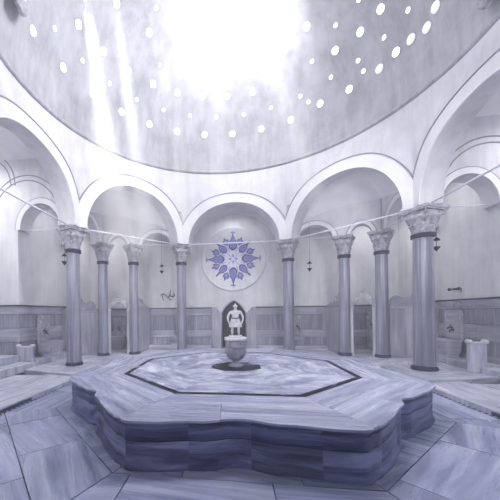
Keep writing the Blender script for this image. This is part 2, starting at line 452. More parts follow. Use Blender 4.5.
zs0 = Z_TOP+.001+.566
stt = thing('statue', 'small pale stone statue in belted tunic standing on the goblet fountain, arms at its sides', 'statue', (0, .02, zs0))
stt.scale = (1.2, 1.15, 1.08)
mb = MB(); mb.box(-.105, .105, -.075, .075, -.004, .03)
mb.build('plinth', 'statue', stt, bevel=.006)
vs = {'pelvis': ((0, 0, .30), .050), 'waist': ((0, .0, .345), .046), 'chest': ((0, .002, .42), .062), 'neckb': ((0, .004, .475), .034), 'neck': ((0, .002, .50), .020), 'head': ((0, -.004, .535), .030), 'crown': ((0, 0, .572), .026)}
names = list(vs); V = [vs[k_][0] for k_ in names]; Rr = [vs[k_][1] for k_ in names]; E_ = [(i, i+1) for i in range(len(names)-1)]
def chain(frm, pts):
    last = frm
    for p, r in pts:
        V.append(p); Rr.append(r); E_.append((last, len(V)-1)); last = len(V)-1
    return last
for sx in (-1, 1):
    chain(2, [((sx*.072, .004, .455), .030), ((sx*.108, .006, .40), .024), ((sx*.122, .006, .345), .020), ((sx*.112, -.016, .285), .017), ((sx*.102, -.022, .262), .015), ((sx*.098, -.026, .235), .014)])
    chain(0, [((sx*.036, 0, .275), .040), ((sx*.044, -.002, .20), .032), ((sx*.048, -.004, .155), .026), ((sx*.050, .006, .10), .026), ((sx*.052, .008, .045), .017), ((sx*.056, -.028, .042), .014)])
me = bpy.data.meshes.new('body'); me.from_pydata(V, E_, [])
body = bpy.data.objects.new('body', me); COL.objects.link(body); body.parent = stt
sk = body.modifiers.new('skin', 'SKIN'); sk.use_smooth_shade = True
for i, d in enumerate(me.skin_vertices[0].data): d.radius = (Rr[i], Rr[i]*.88); d.use_root = (i == 0)
body.modifiers.new('sub', 'SUBSURF').levels = 2; body.modifiers['sub'].render_levels = 2
me.materials.append(MT['statue'])
mb = MB(); ns = 40
def skirt(u, w):
    r = .060+.030*w; r *= 1+.09*sin(11*u*2*pi)*w
    return (r*1.12*cos(2*pi*u), r*.86*sin(2*pi*u), .335-.155*w)
mb.grid(skirt, lsp(0, 1, 89), lsp(0, 1, 7)); mb.grid(lambda u, w: Vector(skirt(u, w))*.97+Vector((0, 0, .006)), lsp(0, 1, 89), lsp(0, 1, 7))
mb.build('tunic_skirt', 'statue', stt)
mb = MB(); mb.lathe([(.062, .325), (.068, .332), (.068, .346), (.062, .353)], 32, T=Matrix.Diagonal((1.06, .9, 1, 1)))
mb.build('belt', 'vase', stt)['label'] = 'greyer belt'
mb = MB(); mb.sphere((0, .003, .556), .036, sc=(.95, 1.02, .9)); mb.lathe([(.038, .545), (.043, .549), (.038, .556)], 24)
mb.tube([(0, -.03, .58), (0, -.005, .602), (0, .03, .588), (0, .042, .56)], [.004, .008, .008, .004])
mb.build('helmet', 'statue', stt)
mb = MB(); mb.sphere((0, -.031, .536), .005, 8, 6); mb.box(-.010, .010, -.0335, -.028, .519, .522)
for sx in (-1, 1): mb.sphere((sx*.011, -.029, .545), .004, 8, 6)
mb.build('face', 'vase', stt)
for sx in (-1, 1):
    mb = MB()
    for q in range(4):
        mb.tube([(sx*(.098+(q-1.5)*.002), -.034+q*.0065, .232), (sx*.098, -.036+q*.0065, .214+.001*q), (sx*(.094), -.034+q*.0065, .203+.002*q)], .0035, 6)
    mb.tube([(sx*.092, -.034, .238), (sx*.086, -.042, .225), (sx*.088, -.042, .215)], .004, 6)
    mb.build('fingers', 'statue', stt)

# ------------------------------------------------------------------ columns
def capital_mb(w=.36, h=.55, seed=0):
    mb = MB(); nu, nv = 96, 26
    def fn(u, t):
        a = 2*pi*u
        ca, sa = abs(cos(a)), abs(sin(a))
        p = 2+6*t*t
        sq = (ca**p+sa**p)**(-1/p)
        r = (.188+.065*smooth(t)*t+.015*t)*(1+(sq-1)*.62*smooth((t-.25)/.75))
        # two rows of leaves
        for (t0, t1, ph, am) in ((.03, .46, 0, .045), (.34, .82, .5, .05)):
            if t0 < t < t1:
                x = (t-t0)/(t1-t0); lf = max(0, abs(cos(4*a+ph*pi)))**.7
                r += am*lf*(x**1.2)*(1 if x < .88 else (1-x)/.12)+.006*sin(40*a)*lf*(1-x)
        return (r*cos(a), r*sin(a), t*h*.86)
    mb.grid(fn, lsp(0, 1, nu+1), lsp(0, 1, nv))
    # volutes at the four corners
    for q in range(4):
        a = pi/4+q*pi/2; d = Vector((cos(a), sin(a), 0))
        pts = []
        for i in range(15):
            g = i/14*2.4*pi; rr = .062*(1-i/17)
            pts.append(d*(.315+rr*sin(g)*.9)+Vector((0, 0, h*.80+rr*cos(g))))
        mb.tube(pts, [.024-.0009*i for i in range(15)], 8)
        mb.tube([d*.235+Vector((0, 0, h*.42)), d*.27+Vector((0, 0, h*.66)), d*.32+Vector((0, 0, h*.90))], [.02, .024, .024], 8)
        b = a+pi/4; e = Vector((cos(b), sin(b), 0))
        mb.sphere(tuple(e*.262+Vector((0, 0, h*.90))), .036, 12, 8)
    return mb
def make_column(group, label):
    t = thing('marble_column', label, 'column', group=group)
    mb = MB(); mb.lathe([(.225, 0), (.235, .015), (.235, .04), (.222, .055), (.222, .075), (.21, .09), (.20, .095)], 40)
    mb.build('base_ring', 'ringmetal', t)['label'] = 'dark ring at the foot'
    mb = MB()
    pr_ = [(.196, .09), (.198, .12), (.193, .2)]+[(.193-.02*z/3.0, z) for z in lsp(.4, 3.08, 10)]+[(.178, 3.12)]
    mb.lathe(pr_, 40); mb.build('shaft', 'column', t)
    mb = MB(); mb.lathe([(.18, 3.10), (.208, 3.11), (.215, 3.125), (.208, 3.145), (.196, 3.155), (.214, 3.165), (.22, 3.18), (.212, 3.20), (.195, 3.205), (.18, 3.205)], 40)
    mb.build('neck_ring', 'ringmetal', t)['label'] = 'dark metal collar under the capital'
    mb = capital_mb(); c = mb.build('capital', 'carved', t); c.location.z = 3.21
    mb = MB(); pts = []
    for q in range(4):
        a = q*pi/2
        for i in range(9):
            s_ = -1+2*i/8; d = .275+.03*abs(s_)**2; x, y = d, s_*.305
            if abs(s_) == 1: x, y = .305, s_*.285
            pts.append((x*cos(a)-y*sin(a), x*sin(a)+y*cos(a)))
    mb.prism(pts, 3.70, 3.735); mb.prism([(x*1.05, y*1.05) for x, y in pts], 3.735, 3.80)
    mb.build('abacus', 'carved', t, bevel=.008)
    return t
cols = [(-4.43, 1.84, 'ring', 1.0, 'grey marble column of the dome ring left of the platform, its foot on the kerb'),
        (-1.84, 4.43, 'ring', .93, 'grey marble column left of the blue star medallion, carrying the dome'),
        (1.84, 4.43, 'ring', .95, 'grey marble column right of the blue star medallion, carrying the dome'),
        (4.43, 1.84, 'ring', 1.13, 'thickest marble column nearest on the right with the largest carved capital'),
        (-4.43, 3.68, 'door', .90, 'marble column on the left jamb of the left carved doorway'),
        (-3.47, 4.06, 'door', .88, 'pale marble column on the right jamb of the left carved doorway'),
        (3.52, 4.16, 'door', .92, 'marble column on the left jamb of the right carved doorway'),
        (4.43, 3.74, 'door', .95, 'marble column on the right jamb of the right carved doorway')]
proto = make_column('marble columns under the arches', cols[0][4])
for i, (x, y, kind, s_, lab) in enumerate(cols):
    o = proto if i == 0 else copy_tree(proto)
    o['label'] = lab; o.location = (x, y, 0); o.scale = (s_, s_, 1)
    o.rotation_euler = (0, 0, atan2(y, x) if kind == 'ring' else atan2(y, x)+.2)

# ------------------------------------------------------------------ arcade under the dome
WI = AI*math.tan(pi/8)
def wall_pt(th, u, z, push=0.0):
    n = Vector((cos(th), sin(th), 0)); t = Vector((-sin(th), cos(th), 0))
    p = n*AI+t*u; r = p.length; s_ = smooth((z-4.5)/1.75)
    rr = r*(1-s_)+RD*s_-push
    return Vector((p.x/r*rr, p.y/r*rr, z))
rises = [1.50, 1.56, 1.36, 1.56, 1.50, 1.5, 1.5, 1.5]
HW = 1.53
def arc_z(u, hw, rise): return ZS+(rise*sqrt(max(0, 1-(u/hw)**2)) if abs(u) < hw else 0)
for k in range(8):
    th = k*pi/4; rise = rises[k]
    mb = MB()
    us = sorted(set([HW*sin(-pi/2+pi*i/40) for i in range(41)]+lsp(HW, WI, 4)+lsp(-WI, -HW, 4)))
    def fn(u, t): z0 = arc_z(u, HW, rise); return wall_pt(th, u, z0+(ZD-z0)*t)
    mb.grid(fn, us, lsp(0, 1, 14), mi=0)
    n_ = Vector((cos(th), sin(th), 0)); t_ = Vector((-sin(th), cos(th), 0))
    WO = AO*math.tan(pi/8)
    us2 = sorted(set([HW*sin(-pi/2+pi*i/40) for i in range(41)]+lsp(HW, WO, 4)+lsp(-WO, -HW, 4)))
    def fo(u, t):
        z0 = arc_z(u, HW, rise); p = n_*AO+t_*u; return Vector((p.x, p.y, z0+(6.6-z0)*t))
    mb.grid(fo, us2, lsp(0, 1, 6), mi=0)
    us3 = [HW*sin(-pi/2+pi*i/48) for i in range(49)]
    def fs(u, t):
        z = arc_z(u, HW, rise); a = wall_pt(th, u, z); b = n_*AO+t_*u; return Vector((a.x+(b.x-a.x)*t, a.y+(b.y-a.y)*t, z))
    mb.grid(fs, us3, lsp(0, 1, 3), mi=1)
    for sg in (-1, 1):
        mb.add([wall_pt(th, sg*HW, ZS), wall_pt(th, sg*WI, ZS), n_*AO+t_*sg*WO+Vector((0, 0, ZS)), n_*AO+t_*sg*HW+Vector((0, 0, ZS))], [(0, 1, 2, 3)], mi=1)
    struct(mb.build('wall_arcade', ['arch', 'arch']), None)
    # archivolt: a whiter raised band round the opening, a fine grey moulding outside it
    bw = .33
    def band(o0, o1, push, mat, nm):
        mb = MB()
        def clampu(u, z): return max(-WI+.0, min(WI-.0, u))
        def f2(a, t):
            o_ = o0+(o1-o0)*t
            u = (HW+o_)*sin(a); z = ZS+(rise+o_)*cos(a)
            if abs(u) > WI: u = WI*(1 if u > 0 else -1); 
            return wall_pt(th, u, z, push)
        As = lsp(-pi/2, pi/2, 49)
        # cut where the band leaves this side of the octagon
        keep = [a for a in As if (HW+o0)*abs(sin(a)) <= WI+1e-6]
        mb.grid(f2, keep, lsp(0, 1, 3))
        # edges give the band its thickness
        for tt in (0, 1):
            mb.grid(lambda a, w: wall_pt(th, max(-WI, min(WI, (HW+(o0 if tt == 0 else o1))*sin(a))), ZS+(rise+(o0 if tt == 0 else o1))*cos(a), push*w), keep, [0, 1])
        return mb.build(nm, mat)
    struct(band(0, bw, .030, 'band', 'trim_archivolt'))
    struct(band(bw, bw+.024, .048, 'groove', 'trim_moulding'))

# cornice ring and dome
mb = MB()
prof_c = [(RD+.03, ZD-.07), (RD-.02, ZD-.06), (RD-.045, ZD-.03), (RD-.05, ZD), (RD-.05, ZD+.02), (RD-.03, ZD+.03), (RD+.03, ZD+.035)]
mb.lathe(prof_c, 96, cap=False)
struct(mb.build('trim_cornice', 'cornice'))
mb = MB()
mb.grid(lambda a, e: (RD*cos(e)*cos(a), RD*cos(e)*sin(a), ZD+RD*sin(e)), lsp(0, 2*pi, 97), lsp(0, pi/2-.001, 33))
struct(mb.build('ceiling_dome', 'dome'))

# skylights: glass eyes let into the dome, in rows
def sky_mb(r, dim):
    mb = MB()
    pts = [(r*cos(2*pi*i/8+pi/8), r*sin(2*pi*i/8+pi/8)) for i in range(8)] if r < .09 else [(r*cos(2*pi*i/24), r*sin(2*pi*i/24)) for i in range(24)]
    return pts
def make_sky(r, glass):
    t = thing('dome_skylight', '', 'skylight')
    nn = 8 if r < .07 else 24
    mb = MB(); mb.lathe([(r*1.0, -.02), (r*1.0, .012), (r*.8, .022), (r*.4, .03), (.001, .032)], nn)
    mb.build('glass_eye', glass, t)
    mb = MB(); mb.lathe([(r*1.16, -.02), (r*1.16, .008), (r*1.08, .016), (r*.99, .012), (r*.99, -.02)], nn, cap=False)
    mb.build('plaster_rim', 'dome', t)
    return t
PS = {'big': make_sky(.088, 'glass'), 'small': make_sky(.05, 'glass'), 'dull': make_sky(.10, 'glassdim')}
used = set()
def put_sky(kind, az, el, lab):
    p = PS[kind]
    o = p if kind not in used else copy_tree(p)
    used.add(kind)
    a, e = R(az), R(el)
    n = Vector((sin(a)*cos(e), cos(a)*cos(e), sin(e)))
    o.location = Vector((0, 0, ZD))+n*(RD-.004)
    o.rotation_euler = (-n).to_track_quat('Z', 'Y').to_euler()
    o['label'] = lab; o['group'] = lab+'s'
rowname = {15.8: 'large round glass eye glowing in the lowest row above the dome cornice', 22.5: 'small star-like glass eye glowing in the second row of the dome',
           29.8: 'round glass eye glowing in the third row of the dome', 36.5: 'small glass eye glowing in the fourth row of the dome',
           43.5: 'round glass eye glowing high in the fifth row of the dome', 50.5: 'small glass eye glowing in the sixth row of the dome', 57.5: 'round glass eye glowing near the crown of the dome'}
dull = [(75.3, 14.6), (70.6, 15.7), (60, 15.4), (78.6, 16.9)]
for el, az0, step, kind in ((15.8, -90, 12.9, 'big'), (22.5, -83.4, 12.7, 'small'), (29.8, -88.2, 12.3, 'big'), (36.5, -77.3, 20, 'small'), (43.5, -84, 19, 'big'), (50.5, -82, 18, 'small'), (57.5, -90, 22.5, 'big')):
    az = az0
    while az < 32:
        put_sky(kind, az, el, rowname[el]); az += step
for kind, row, az, el in (('big', 15.8, 38.2, 16.8), ('big', 15.8, 49.3, 15.9), ('big', 15.8, 65.8, 16), ('small', 22.5, 54, 22.2), ('small', 22.5, 63.5, 22.3), ('small', 22.5, 72, 22.8), ('small', 22.5, 43.6, 23.1), ('small', 22.5, 55, 18.2),
        ('small', 22.5, 33.8, 19.3), ('big', 29.8, 57, 29), ('big', 29.8, 65.1, 29.5), ('big', 29.8, 47.1, 29.7), ('big', 29.8, 76, 29.5), ('big', 29.8, 88, 29.5), ('small', 22.5, 84, 22.5), ('small', 36.5, 37.7, 31.2),
        ('small', 36.5, 49.7, 36), ('small', 36.5, 60, 36.5), ('small', 36.5, 78, 36.5), ('big', 43.5, 38.6, 41.5), ('big', 43.5, 58, 43.5), ('big', 43.5, 77, 43.5), ('small', 50.5, 45, 50), ('small', 50.5, 66, 50), ('big', 57.5, 45, 57.5), ('big', 57.5, 68, 57.5)):
    put_sky(kind, az, el, rowname[row])
for az, el in dull: put_sky('dull', az, el, 'dull unlit round glass eye above the cornice on the right of the dome')

# scrolled corbels on the cornice
for sx, az, el in ((-1, -98.5, 14.5), (1, 93.6, 4.0)):
    a, e = R(az), R(el)
    n = Vector((sin(a), cos(a), 0))
    t = thing('scroll_corbel', 'carved scroll corbel with pale leaf on the %s end of the dome cornice' % ('left' if sx < 0 else 'right'), 'corbel')
    t.location = Vector((0, 0, ZD+RD*sin(e)))+n*(RD*cos(e)-.04)
    t.rotation_euler = (0, 0, atan2(-n.y, -n.x)-pi/2); t.scale = (.8, .8, .8)
    mb = MB()
    mb.box(-.26, .26, -.12, .10, .10, .9)
    for s2 in (-1, 1):
        mb.lathe([(.02, -.02), (.17, -.02), (.17, .06), (.12, .08), (.10, .06), (.06, .09), (.01, .09)], 28, T=Matrix.Translation((s2*.12, .14, .06)) @ Matrix.Rotation(-pi/2, 4, 'X'))
    mb.tube([(-.24, .10, .1), (-.12, .17, -.12), (0, .19, -.17), (.12, .17, -.12), (.24, .10, .1)], [.04, .05, .06, .05, .04], 10)
    mb.build('scroll', 'carved', t, bevel=.02)
    mb = MB()
    for q in range(5):
        x0 = -.22+.11*q
        mb.add([(x0-.06, .10, .25), (x0+.06, .10, .25), (x0+.05, .26, .55), (x0, .34, .80), (x0-.05, .26, .55), (x0, .17, .3), (x0, .31, .58)],
               [(0, 1, 5), (0, 5, 6, 4), (1, 2, 6, 5), (6, 2, 3), (4, 6, 3)])
    mb.build('leaf', 'band', t)['label'] = 'white leaf standing on the scroll'

# ------------------------------------------------------------------ outer bays: walls, arches, vaults
def arch_wall(p0, p1, thick, ztop, hw, spring, rise, cu=.5, name='wall_arch', z_low=None, nu=28, bandw=.12, side=1, lines=True, mat='arch'):
    """a wall plane from p0 to p1 standing from the springing up, with one arched opening; centre at fraction cu"""
    a, b = Vector((*p0, 0)), Vector((*p1, 0)); L_ = (b-a).length; t = (b-a)/L_; n = Vector((t.y, -t.x, 0))*side
    c = L_*cu
    us = sorted(set([c+hw*sin(-pi/2+pi*i/nu) for i in range(nu+1)]+[0, L_]))
    mb = MB()
    zl = spring if z_low is None else z_low
    def z0(u): x = (u-c)/hw; return spring+rise*sqrt(max(0, 1-x*x)) if abs(x) < 1-1e-9 else zl
    zt = ztop if callable(ztop) else (lambda u: ztop)
    def P(u, z, d): q = a+t*u+n*d; return Vector((q.x, q.y, z))
    for d in (0, -thick):
        ff = MB
        inner = [u for u in us if c-hw <= u <= c+hw]
        mb.grid(lambda u, w: P(u, (spring+rise*sqrt(max(0, 1-((u-c)/hw)**2)))*(1-w)+zt(u)*w, d), inner, lsp(0, 1, 6), smooth=False)
        for (x0, x1) in ((0, c-hw), (c+hw, L_)):
            if x1-x0 > .01: mb.grid(lambda u, w: P(u, zl*(1-w)+zt(u)*w, d), [x0, x1], lsp(0, 1, 4), smooth=False)
    mb.grid(lambda u, w: P(u, spring+rise*sqrt(max(0, 1-((u-c)/hw)**2)), -thick*w), [u for u in us if c-hw <= u <= c+hw], [0, 1])
    for u, f in ((0, 1), (c-hw, 1), (c+hw, 1), (L_, 1)):
        mb.grid(lambda w, z: P(u, z, -thick*w), [0, 1], [zl, spring if u in (c-hw, c+hw) else zt(u)], smooth=False)
    if zl == spring:
        for (x0, x1) in ((0, c-hw), (c+hw, L_)): mb.grid(lambda u, w: P(u, zl, -thick*w), [x0, x1], [0, 1], smooth=False)
    o = struct(mb.build(name, mat))
    if lines:
        m2 = MB()
        As = lsp(-pi/2, pi/2, 33)
        m2.grid(lambda an, w: P(c+(hw+bandw*w)*sin(an), spring+(rise+bandw*w)*cos(an), .022), As, [0, .5, 1])
        for o_ in (0, bandw): m2.grid(lambda an, w: P(c+(hw+o_)*sin(an), spring+(rise+o_)*cos(an), .022*w), As, [0, 1])
        m2.tube([P(c+(hw+bandw+.01)*sin(an), spring+(rise+bandw+.01)*cos(an), .012) for an in As], .013, 6, mi=1)
        struct(m2.build('trim_arch', ['band', 'groove']))
    return o

for sx in (-1, 1):
    f = lambda x, y: (sx*x, y)
    # small arcade that cuts off the corner room
    arch_wall(f(1.9, 4.46), f(3.47, 4.14), .28, 5.6, .56, 3.76, .50, .48, 'wall_corner', side=sx, bandw=.13)
    arch_wall(f(3.47, 4.14), f(4.43, 3.74), .28, 5.6, .30, 3.76, .36, .5, 'wall_corner', side=sx, bandw=.10)
    arch_wall(f(4.43, 3.74), f(4.43, 1.84), .28, 5.6, .66, 3.76, .68, .5, 'wall_corner', side=sx, bandw=.14)
    # cross arches from ring column and door column to the side wall
    arch_wall(f(4.45, 1.70), f(WX, 1.70), .45, 6.4, .60, 3.80, .70, .56, 'wall_cross', side=sx, bandw=.14)
    arch_wall(f(4.43, 3.70), f(WX, 3.70), .3, 5.6, .52, 3.85, .55, .55, 'wall_cross', side=sx, bandw=.12)
    # vault of the triangular bay between big arch and small arcade
    th = pi/4 if sx > 0 else 3*pi/4
    n_ = Vector((cos(th), sin(th), 0)); t_ = Vector((-sin(th), cos(th), 0))
    path = [Vector((sx*4.43, 1.84, 0)), Vector((sx*4.43, 3.74, 0)), Vector((sx*3.47, 4.14, 0)), Vector((sx*1.84, 4.43, 0))]
    if sx < 0: path = path[::-1]
    seg = [(path[i+1]-path[i]).length for i in range(3)]; tot = sum(seg)
    def along(s_):
        d = s_*tot
        for i in range(3):
            if d <= seg[i]+1e-9: return path[i].lerp(path[i+1], d/seg[i])
            d -= seg[i]
        return path[-1]
    mb = MB()
    def vf(s_, w):
        a = -pi/2+pi*s_; A_ = n_*AO+t_*(HW*1.0*sin(a)); za = ZS+1.56*cos(a)
        B_ = along(s_); zb = ZS+.05+.95*sin(pi*s_)**.5
        z = za*(1-w)+zb*w+.22*sin(pi*w)*sin(pi*s_)
        return Vector((A_.x*(1-w)+B_.x*w, A_.y*(1-w)+B_.y*w, z))
    mb.grid(vf, lsp(0, 1, 41), lsp(0, 1, 12))
    struct(mb.build('ceiling_bay', 'band'))
    # side wall (plaster) behind the corner, pier face beside it, side recess
    mb = MB()
    x0, x1 = sorted((sx*WX, sx*(WX+.5)))
    mb.box(x0, x1, 1.70, WY+.3, 0, 6.6)
    struct(mb.build('wall_right' if sx > 0 else 'wall_left', 'plaster'))
    mb = MB(); x0, x1 = sorted((sx*(WX+.5), sx*8.6)); mb.box(x0, x1, 1.70, 2.1, 0, 6.6)
    mb.box(x0, x1, -2.1, -1.70, 0, 6.6)
    x0, x1 = sorted((sx*8.6, sx*9.0)); mb.box(x0, x1, -2.1, 2.1, 0, 6.6)
    x0, x1 = sorted((sx*WX, sx*(WX+.5))); mb.box(x0, x1, -7.6, -1.70, 0, 6.6)
    struct(mb.build('wall_recess', 'plaster'))
    # blind arch mouldings on the pier face
    mb = MB()
    for (cx_, hw_, sp_, rs_) in ((5.75, 1.02, 4.05, 1.12), (5.75, 1.14, 4.05, 1.26), (6.75, .55, 5.05, .72), (6.75, .68, 5.05, .88)):
        mb.tube([(sx*(cx_+hw_*sin(a)), 1.695, sp_+rs_*cos(a)) for a in lsp(-pi/2, pi/2, 33)], .016, 6)
    struct(mb.build('trim_blind_arch', 'groove'))
    # vault over the side recess: shallow sail
    mb = MB()
    mb.grid(lambda u, v: (sx*(4.6+4.2*u), -1.75+3.5*v, 5.75+.6*sin(pi*v)*(.6+.4*sin(pi*u))), lsp(0, 1, 20), lsp(0, 1, 20))
    struct(mb.build('ceiling_recess', 'band'))
    # corner room ceiling
    mb = MB()
    mb.grid(lambda u, v: (sx*(1.6+4.6*u), 1.95+4.2*v, 5.15+.35*sin(pi*u)*sin(pi*v)) if False else (sx*(1.75+4.5*u), 4.0+2.0*v, 4.85+.45*sin(pi*u)), lsp(0, 1, 20), lsp(0, 1, 8))
    mb.grid(lambda u, v: (sx*(4.5+1.7*u), 2.1+1.95*v, 4.95+.4*sin(pi*u)), lsp(0, 1, 12), lsp(0, 1, 8))
    struct(mb.build('ceiling_corner', 'plaster'))

# back wall with the niche opening
mb = MB()
mb.box(-WX-.3, -.48, WY, WY+.35, 0, 6.6); mb.box(.48, WX+.3, WY, WY+.35, 0, 6.6)
NI = [(.48*cos(a)*1.0, 0) for a in (0,)]
def ogee(u):                                     # pointed head, half width .48, shoulders 1.42, tip 1.88
    a = abs(u)/.48
    return 1.36+.53*(1-a**1.35)**.72
us = lsp(-.48, .48, 33)
mb.grid(lambda u, w: (u, WY, ogee(u)*(1-w)+6.6*w), us, [0, .1, 1], smooth=False)
struct(mb.build('wall_back', 'plaster'))
# barrel over back bay
mb = MB()
mb.grid(lambda a, y: (1.66*sin(a), y, 3.85+1.42*cos(a)), lsp(-pi/2, pi/2, 41), lsp(AO-.02, WY+.05, 5))
for sx in (-1, 1):
    mb.box(*sorted((sx*1.66, sx*1.95)), AO-.1, WY, 3.80, 5.2)
struct(mb.build('ceiling_back', 'arch'))
# door in the pointed niche
dr = MB(); dr.box(-.5, .5, WY+.55, WY+.6, 0, 2.0)
for i in range(5): dr.box(-.46+.19*i, -.29+.19*i, WY+.53, WY+.555, .12, 1.75)
for z in (.35, 1.0, 1.6): dr.box(-.47, .47, WY+.51, WY+.535, z, z+.08)
d1 = struct(dr.build('door_1', 'wood'))
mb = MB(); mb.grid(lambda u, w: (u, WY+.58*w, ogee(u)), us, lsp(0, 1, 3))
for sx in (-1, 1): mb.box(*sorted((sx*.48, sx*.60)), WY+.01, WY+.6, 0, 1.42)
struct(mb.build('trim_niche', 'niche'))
mb = MB()
fr = [(u, WY-.02, ogee(u)) for u in us]
fr = [(-.48, WY-.02, .12), (-.48, WY-.02, 1.0)]+fr+[(.48, WY-.02, 1.0), (.48, WY-.02, .12)]
mb.tube(fr, .030, 8); struct(mb.build('trim_niche_moulding', 'dado'))
mb = MB()
for sx in (-1, 1):
    mb.prism_y([(sx*.50, 0), (sx*.86, 0), (sx*.86, 1.62), (sx*.70, 1.62), (sx*.50, 1.38)], WY-.10, WY+.02, ang=pi/2)
struct(mb.build('trim_pilaster', 'screen', bevel=.01))
# front wall behind the viewpoint and roof slab
mb = MB(); mb.box(-9, 9, -8.0, -7.5, -.2, 7); struct(mb.build('wall_front', 'plaster'))
mb = MB()
mb.grid(lambda a, r_: (r_*cos(a), r_*sin(a), 6.6), lsp(0, 2*pi, 65), [RD+.05, 11.5])
struct(mb.build('ceiling_outer', 'plaster'))

# ------------------------------------------------------------------ dado of marble courses
def dado(mb, p0, p1, rows, seg=1.1, depth=.05, inward=(0, -1), start=0, skip=()):
    a, b = Vector(p0), Vector(p1); L_ = (b-a).length; t = (b-a)/L_; n = Vector(inward)
    for (z0, z1, d, mi, vert) in rows:
        x = 0; first = True
        while x < L_-1e-6:
            w = seg*rnd.uniform(.8, 1.25)
            x1 = min(L_, x+w)
            if L_-x1 < .3: x1 = L_
            q0 = a+t*(x+.005); q1 = a+t*(x1-.005)
            poly = [q0-n*.06, q1-n*.06, q1+n*d, q0+n*d]
            mb.prism([(p.x, p.y) for p in poly], z0+.005, z1-.005, mi=mi, ang=(pi/2 if vert else 0)+rnd.uniform(-.05, .05))
            x = x1
rows_side = [(0, .30, .05, 0, False), (.30, .65, .03, 1, True), (.65, 1.04, .06, 0, False), (1.04, 1.42, .03, 1, True), (1.42, 1.66, .05, 0, False)]
rows_back = [(0, .15, .05, 0, False), (.15, .45, .03, 1, True), (.45, .73, .06, 0, False), (.73, 1.31, .03, 1, True), (1.31, 1.59, .05, 0, False)]
for sx in (-1, 1):
    mb = MB()
    dado(mb, (sx*WX, 1.64), (sx*WX, WY), rows_side, .85, inward=(-sx, 0))
    dado(mb, (sx*WX, 1.70), (sx*8.6, 1.70), rows_side, .9, inward=(0, -1))
    mb.box(*sorted((sx*(WX-.085), sx*(WX+.2))), 1.615, WY, 1.66, 1.69, mi=2); mb.box(*sorted((sx*(WX-.085), sx*8.6)), 1.615, 1.8, 1.66, 1.69, mi=2)
    mb.box(*sorted((sx*(WX-.015), sx*(WX+.2))), 1.70, WY, .01, 1.66, mi=2); mb.box(*sorted((sx*(WX), sx*8.6)), 1.68, 1.8, .01, 1.66, mi=2)
    struct(mb.build('trim_dado', ['dado', 'dadov', 'joint']))
mb = MB()
for a, b in (((-WX, WY), (-.86, WY)), ((.86, WY), (WX, WY))):
    dado(mb, a, b, rows_back, 1.25)
    mb.box(a[0], b[0], WY-.09, WY+.02, 1.59, 1.625, mi=2); mb.box(a[0], b[0], WY-.02, WY+.02, .01, 1.59, mi=2)
struct(mb.build('trim_dado', ['dado', 'dadov', 'joint']))

# benches (steps along the walls)
for a, b, sd in ((-3.36, -.9, 'left'), (.9, 3.40, 'right')):
    mb = MB(); mb.box(a, b, WY-.38, WY, 0, .14)
    tag(mb.build('wall_bench', 'bench', bevel=.01), 'low pale marble ledge at the foot of the back wall, %s of the dark niche' % sd, 'bench')
for sx in (-1, 1):
    sd = 'right' if sx > 0 else 'left'
    mb = MB()
    for y0, y1 in ((1.66, 2.7), (2.7, 3.64)):
        slab_from(mb, [(sx*5.45, y0), (sx*(WX-.06), y0), (sx*(WX-.06), y1), (sx*5.45, y1)], 0, .15, pi/2)
    tag(mb.build('wall_bench', 'bench', bevel=.01), 'low marble bench under the %s wall fountain, next to the screen' % sd, 'bench')
    mb = MB()
    for y0, y1 in ((-1.6, -.4), (-.4, .6), (.6, 1.5)):
        slab_from(mb, [(sx*5.35, y0), (sx*8.5, y0), (sx*8.5, y1), (sx*5.35, y1)], Z_MID, .13, pi/2, .0015)
    tag(mb.build('bench_step', 'bench', bevel=.012), 'low marble step in front of the bench at the %s edge of the bath' % sd, 'step')
    mb = MB()
    for y0, y1 in ((-1.6, -.4), (-.4, .6), (.6, 1.5)):
        slab_from(mb, [(sx*5.85, y0), (sx*8.5, y0), (sx*8.5, y1), (sx*5.85, y1)], .13, .32, pi/2, .0015)
    tag(mb.build('recess_bench', 'bench', bevel=.012), 'marble bench in the recess at the %s edge of the bath, above a low step' % sd, 'bench')

# low arm slabs at the end of the benches
for sx, x0, x1, h, yy in ((-1, -5.98, -5.48, .60, 1.60), (1, 5.14, 5.54, .74, 1.58)):
    t = thing('marble_slab', 'pale upright marble end slab with scrolled top beside the %s bench' % ('left' if sx < 0 else 'right'), 'bench end', ((x0+x1)/2, yy, 0))
    w = (x1-x0)/2
    mb = MB(); mb.prism_y([(-w+.03, 0), (w-.03, 0), (w-.03, h-.06), (w-.10, h-.07), (0, h-.09), (-w+.10, h-.07), (-w+.03, h-.06)], -.05, .05, ang=pi/2)
    mb.build('slab', 'bench', t, bevel=.01)
    mb = MB()
    for s2 in (-1, 1): mb.lathe([(.04, -.065), (.045, -.05), (.045, .05), (.04, .065)], 16, T=Matrix.Translation((s2*(w-.04), 0, h-.05)) @ Matrix.Rotation(pi/2, 4, 'X'))
    mb.box(-w+.04, w-.04, -.06, .06, h-.085, h-.06)
    mb.build('scroll_rail', 'statue', t)['label'] = 'paler scrolled top edge'

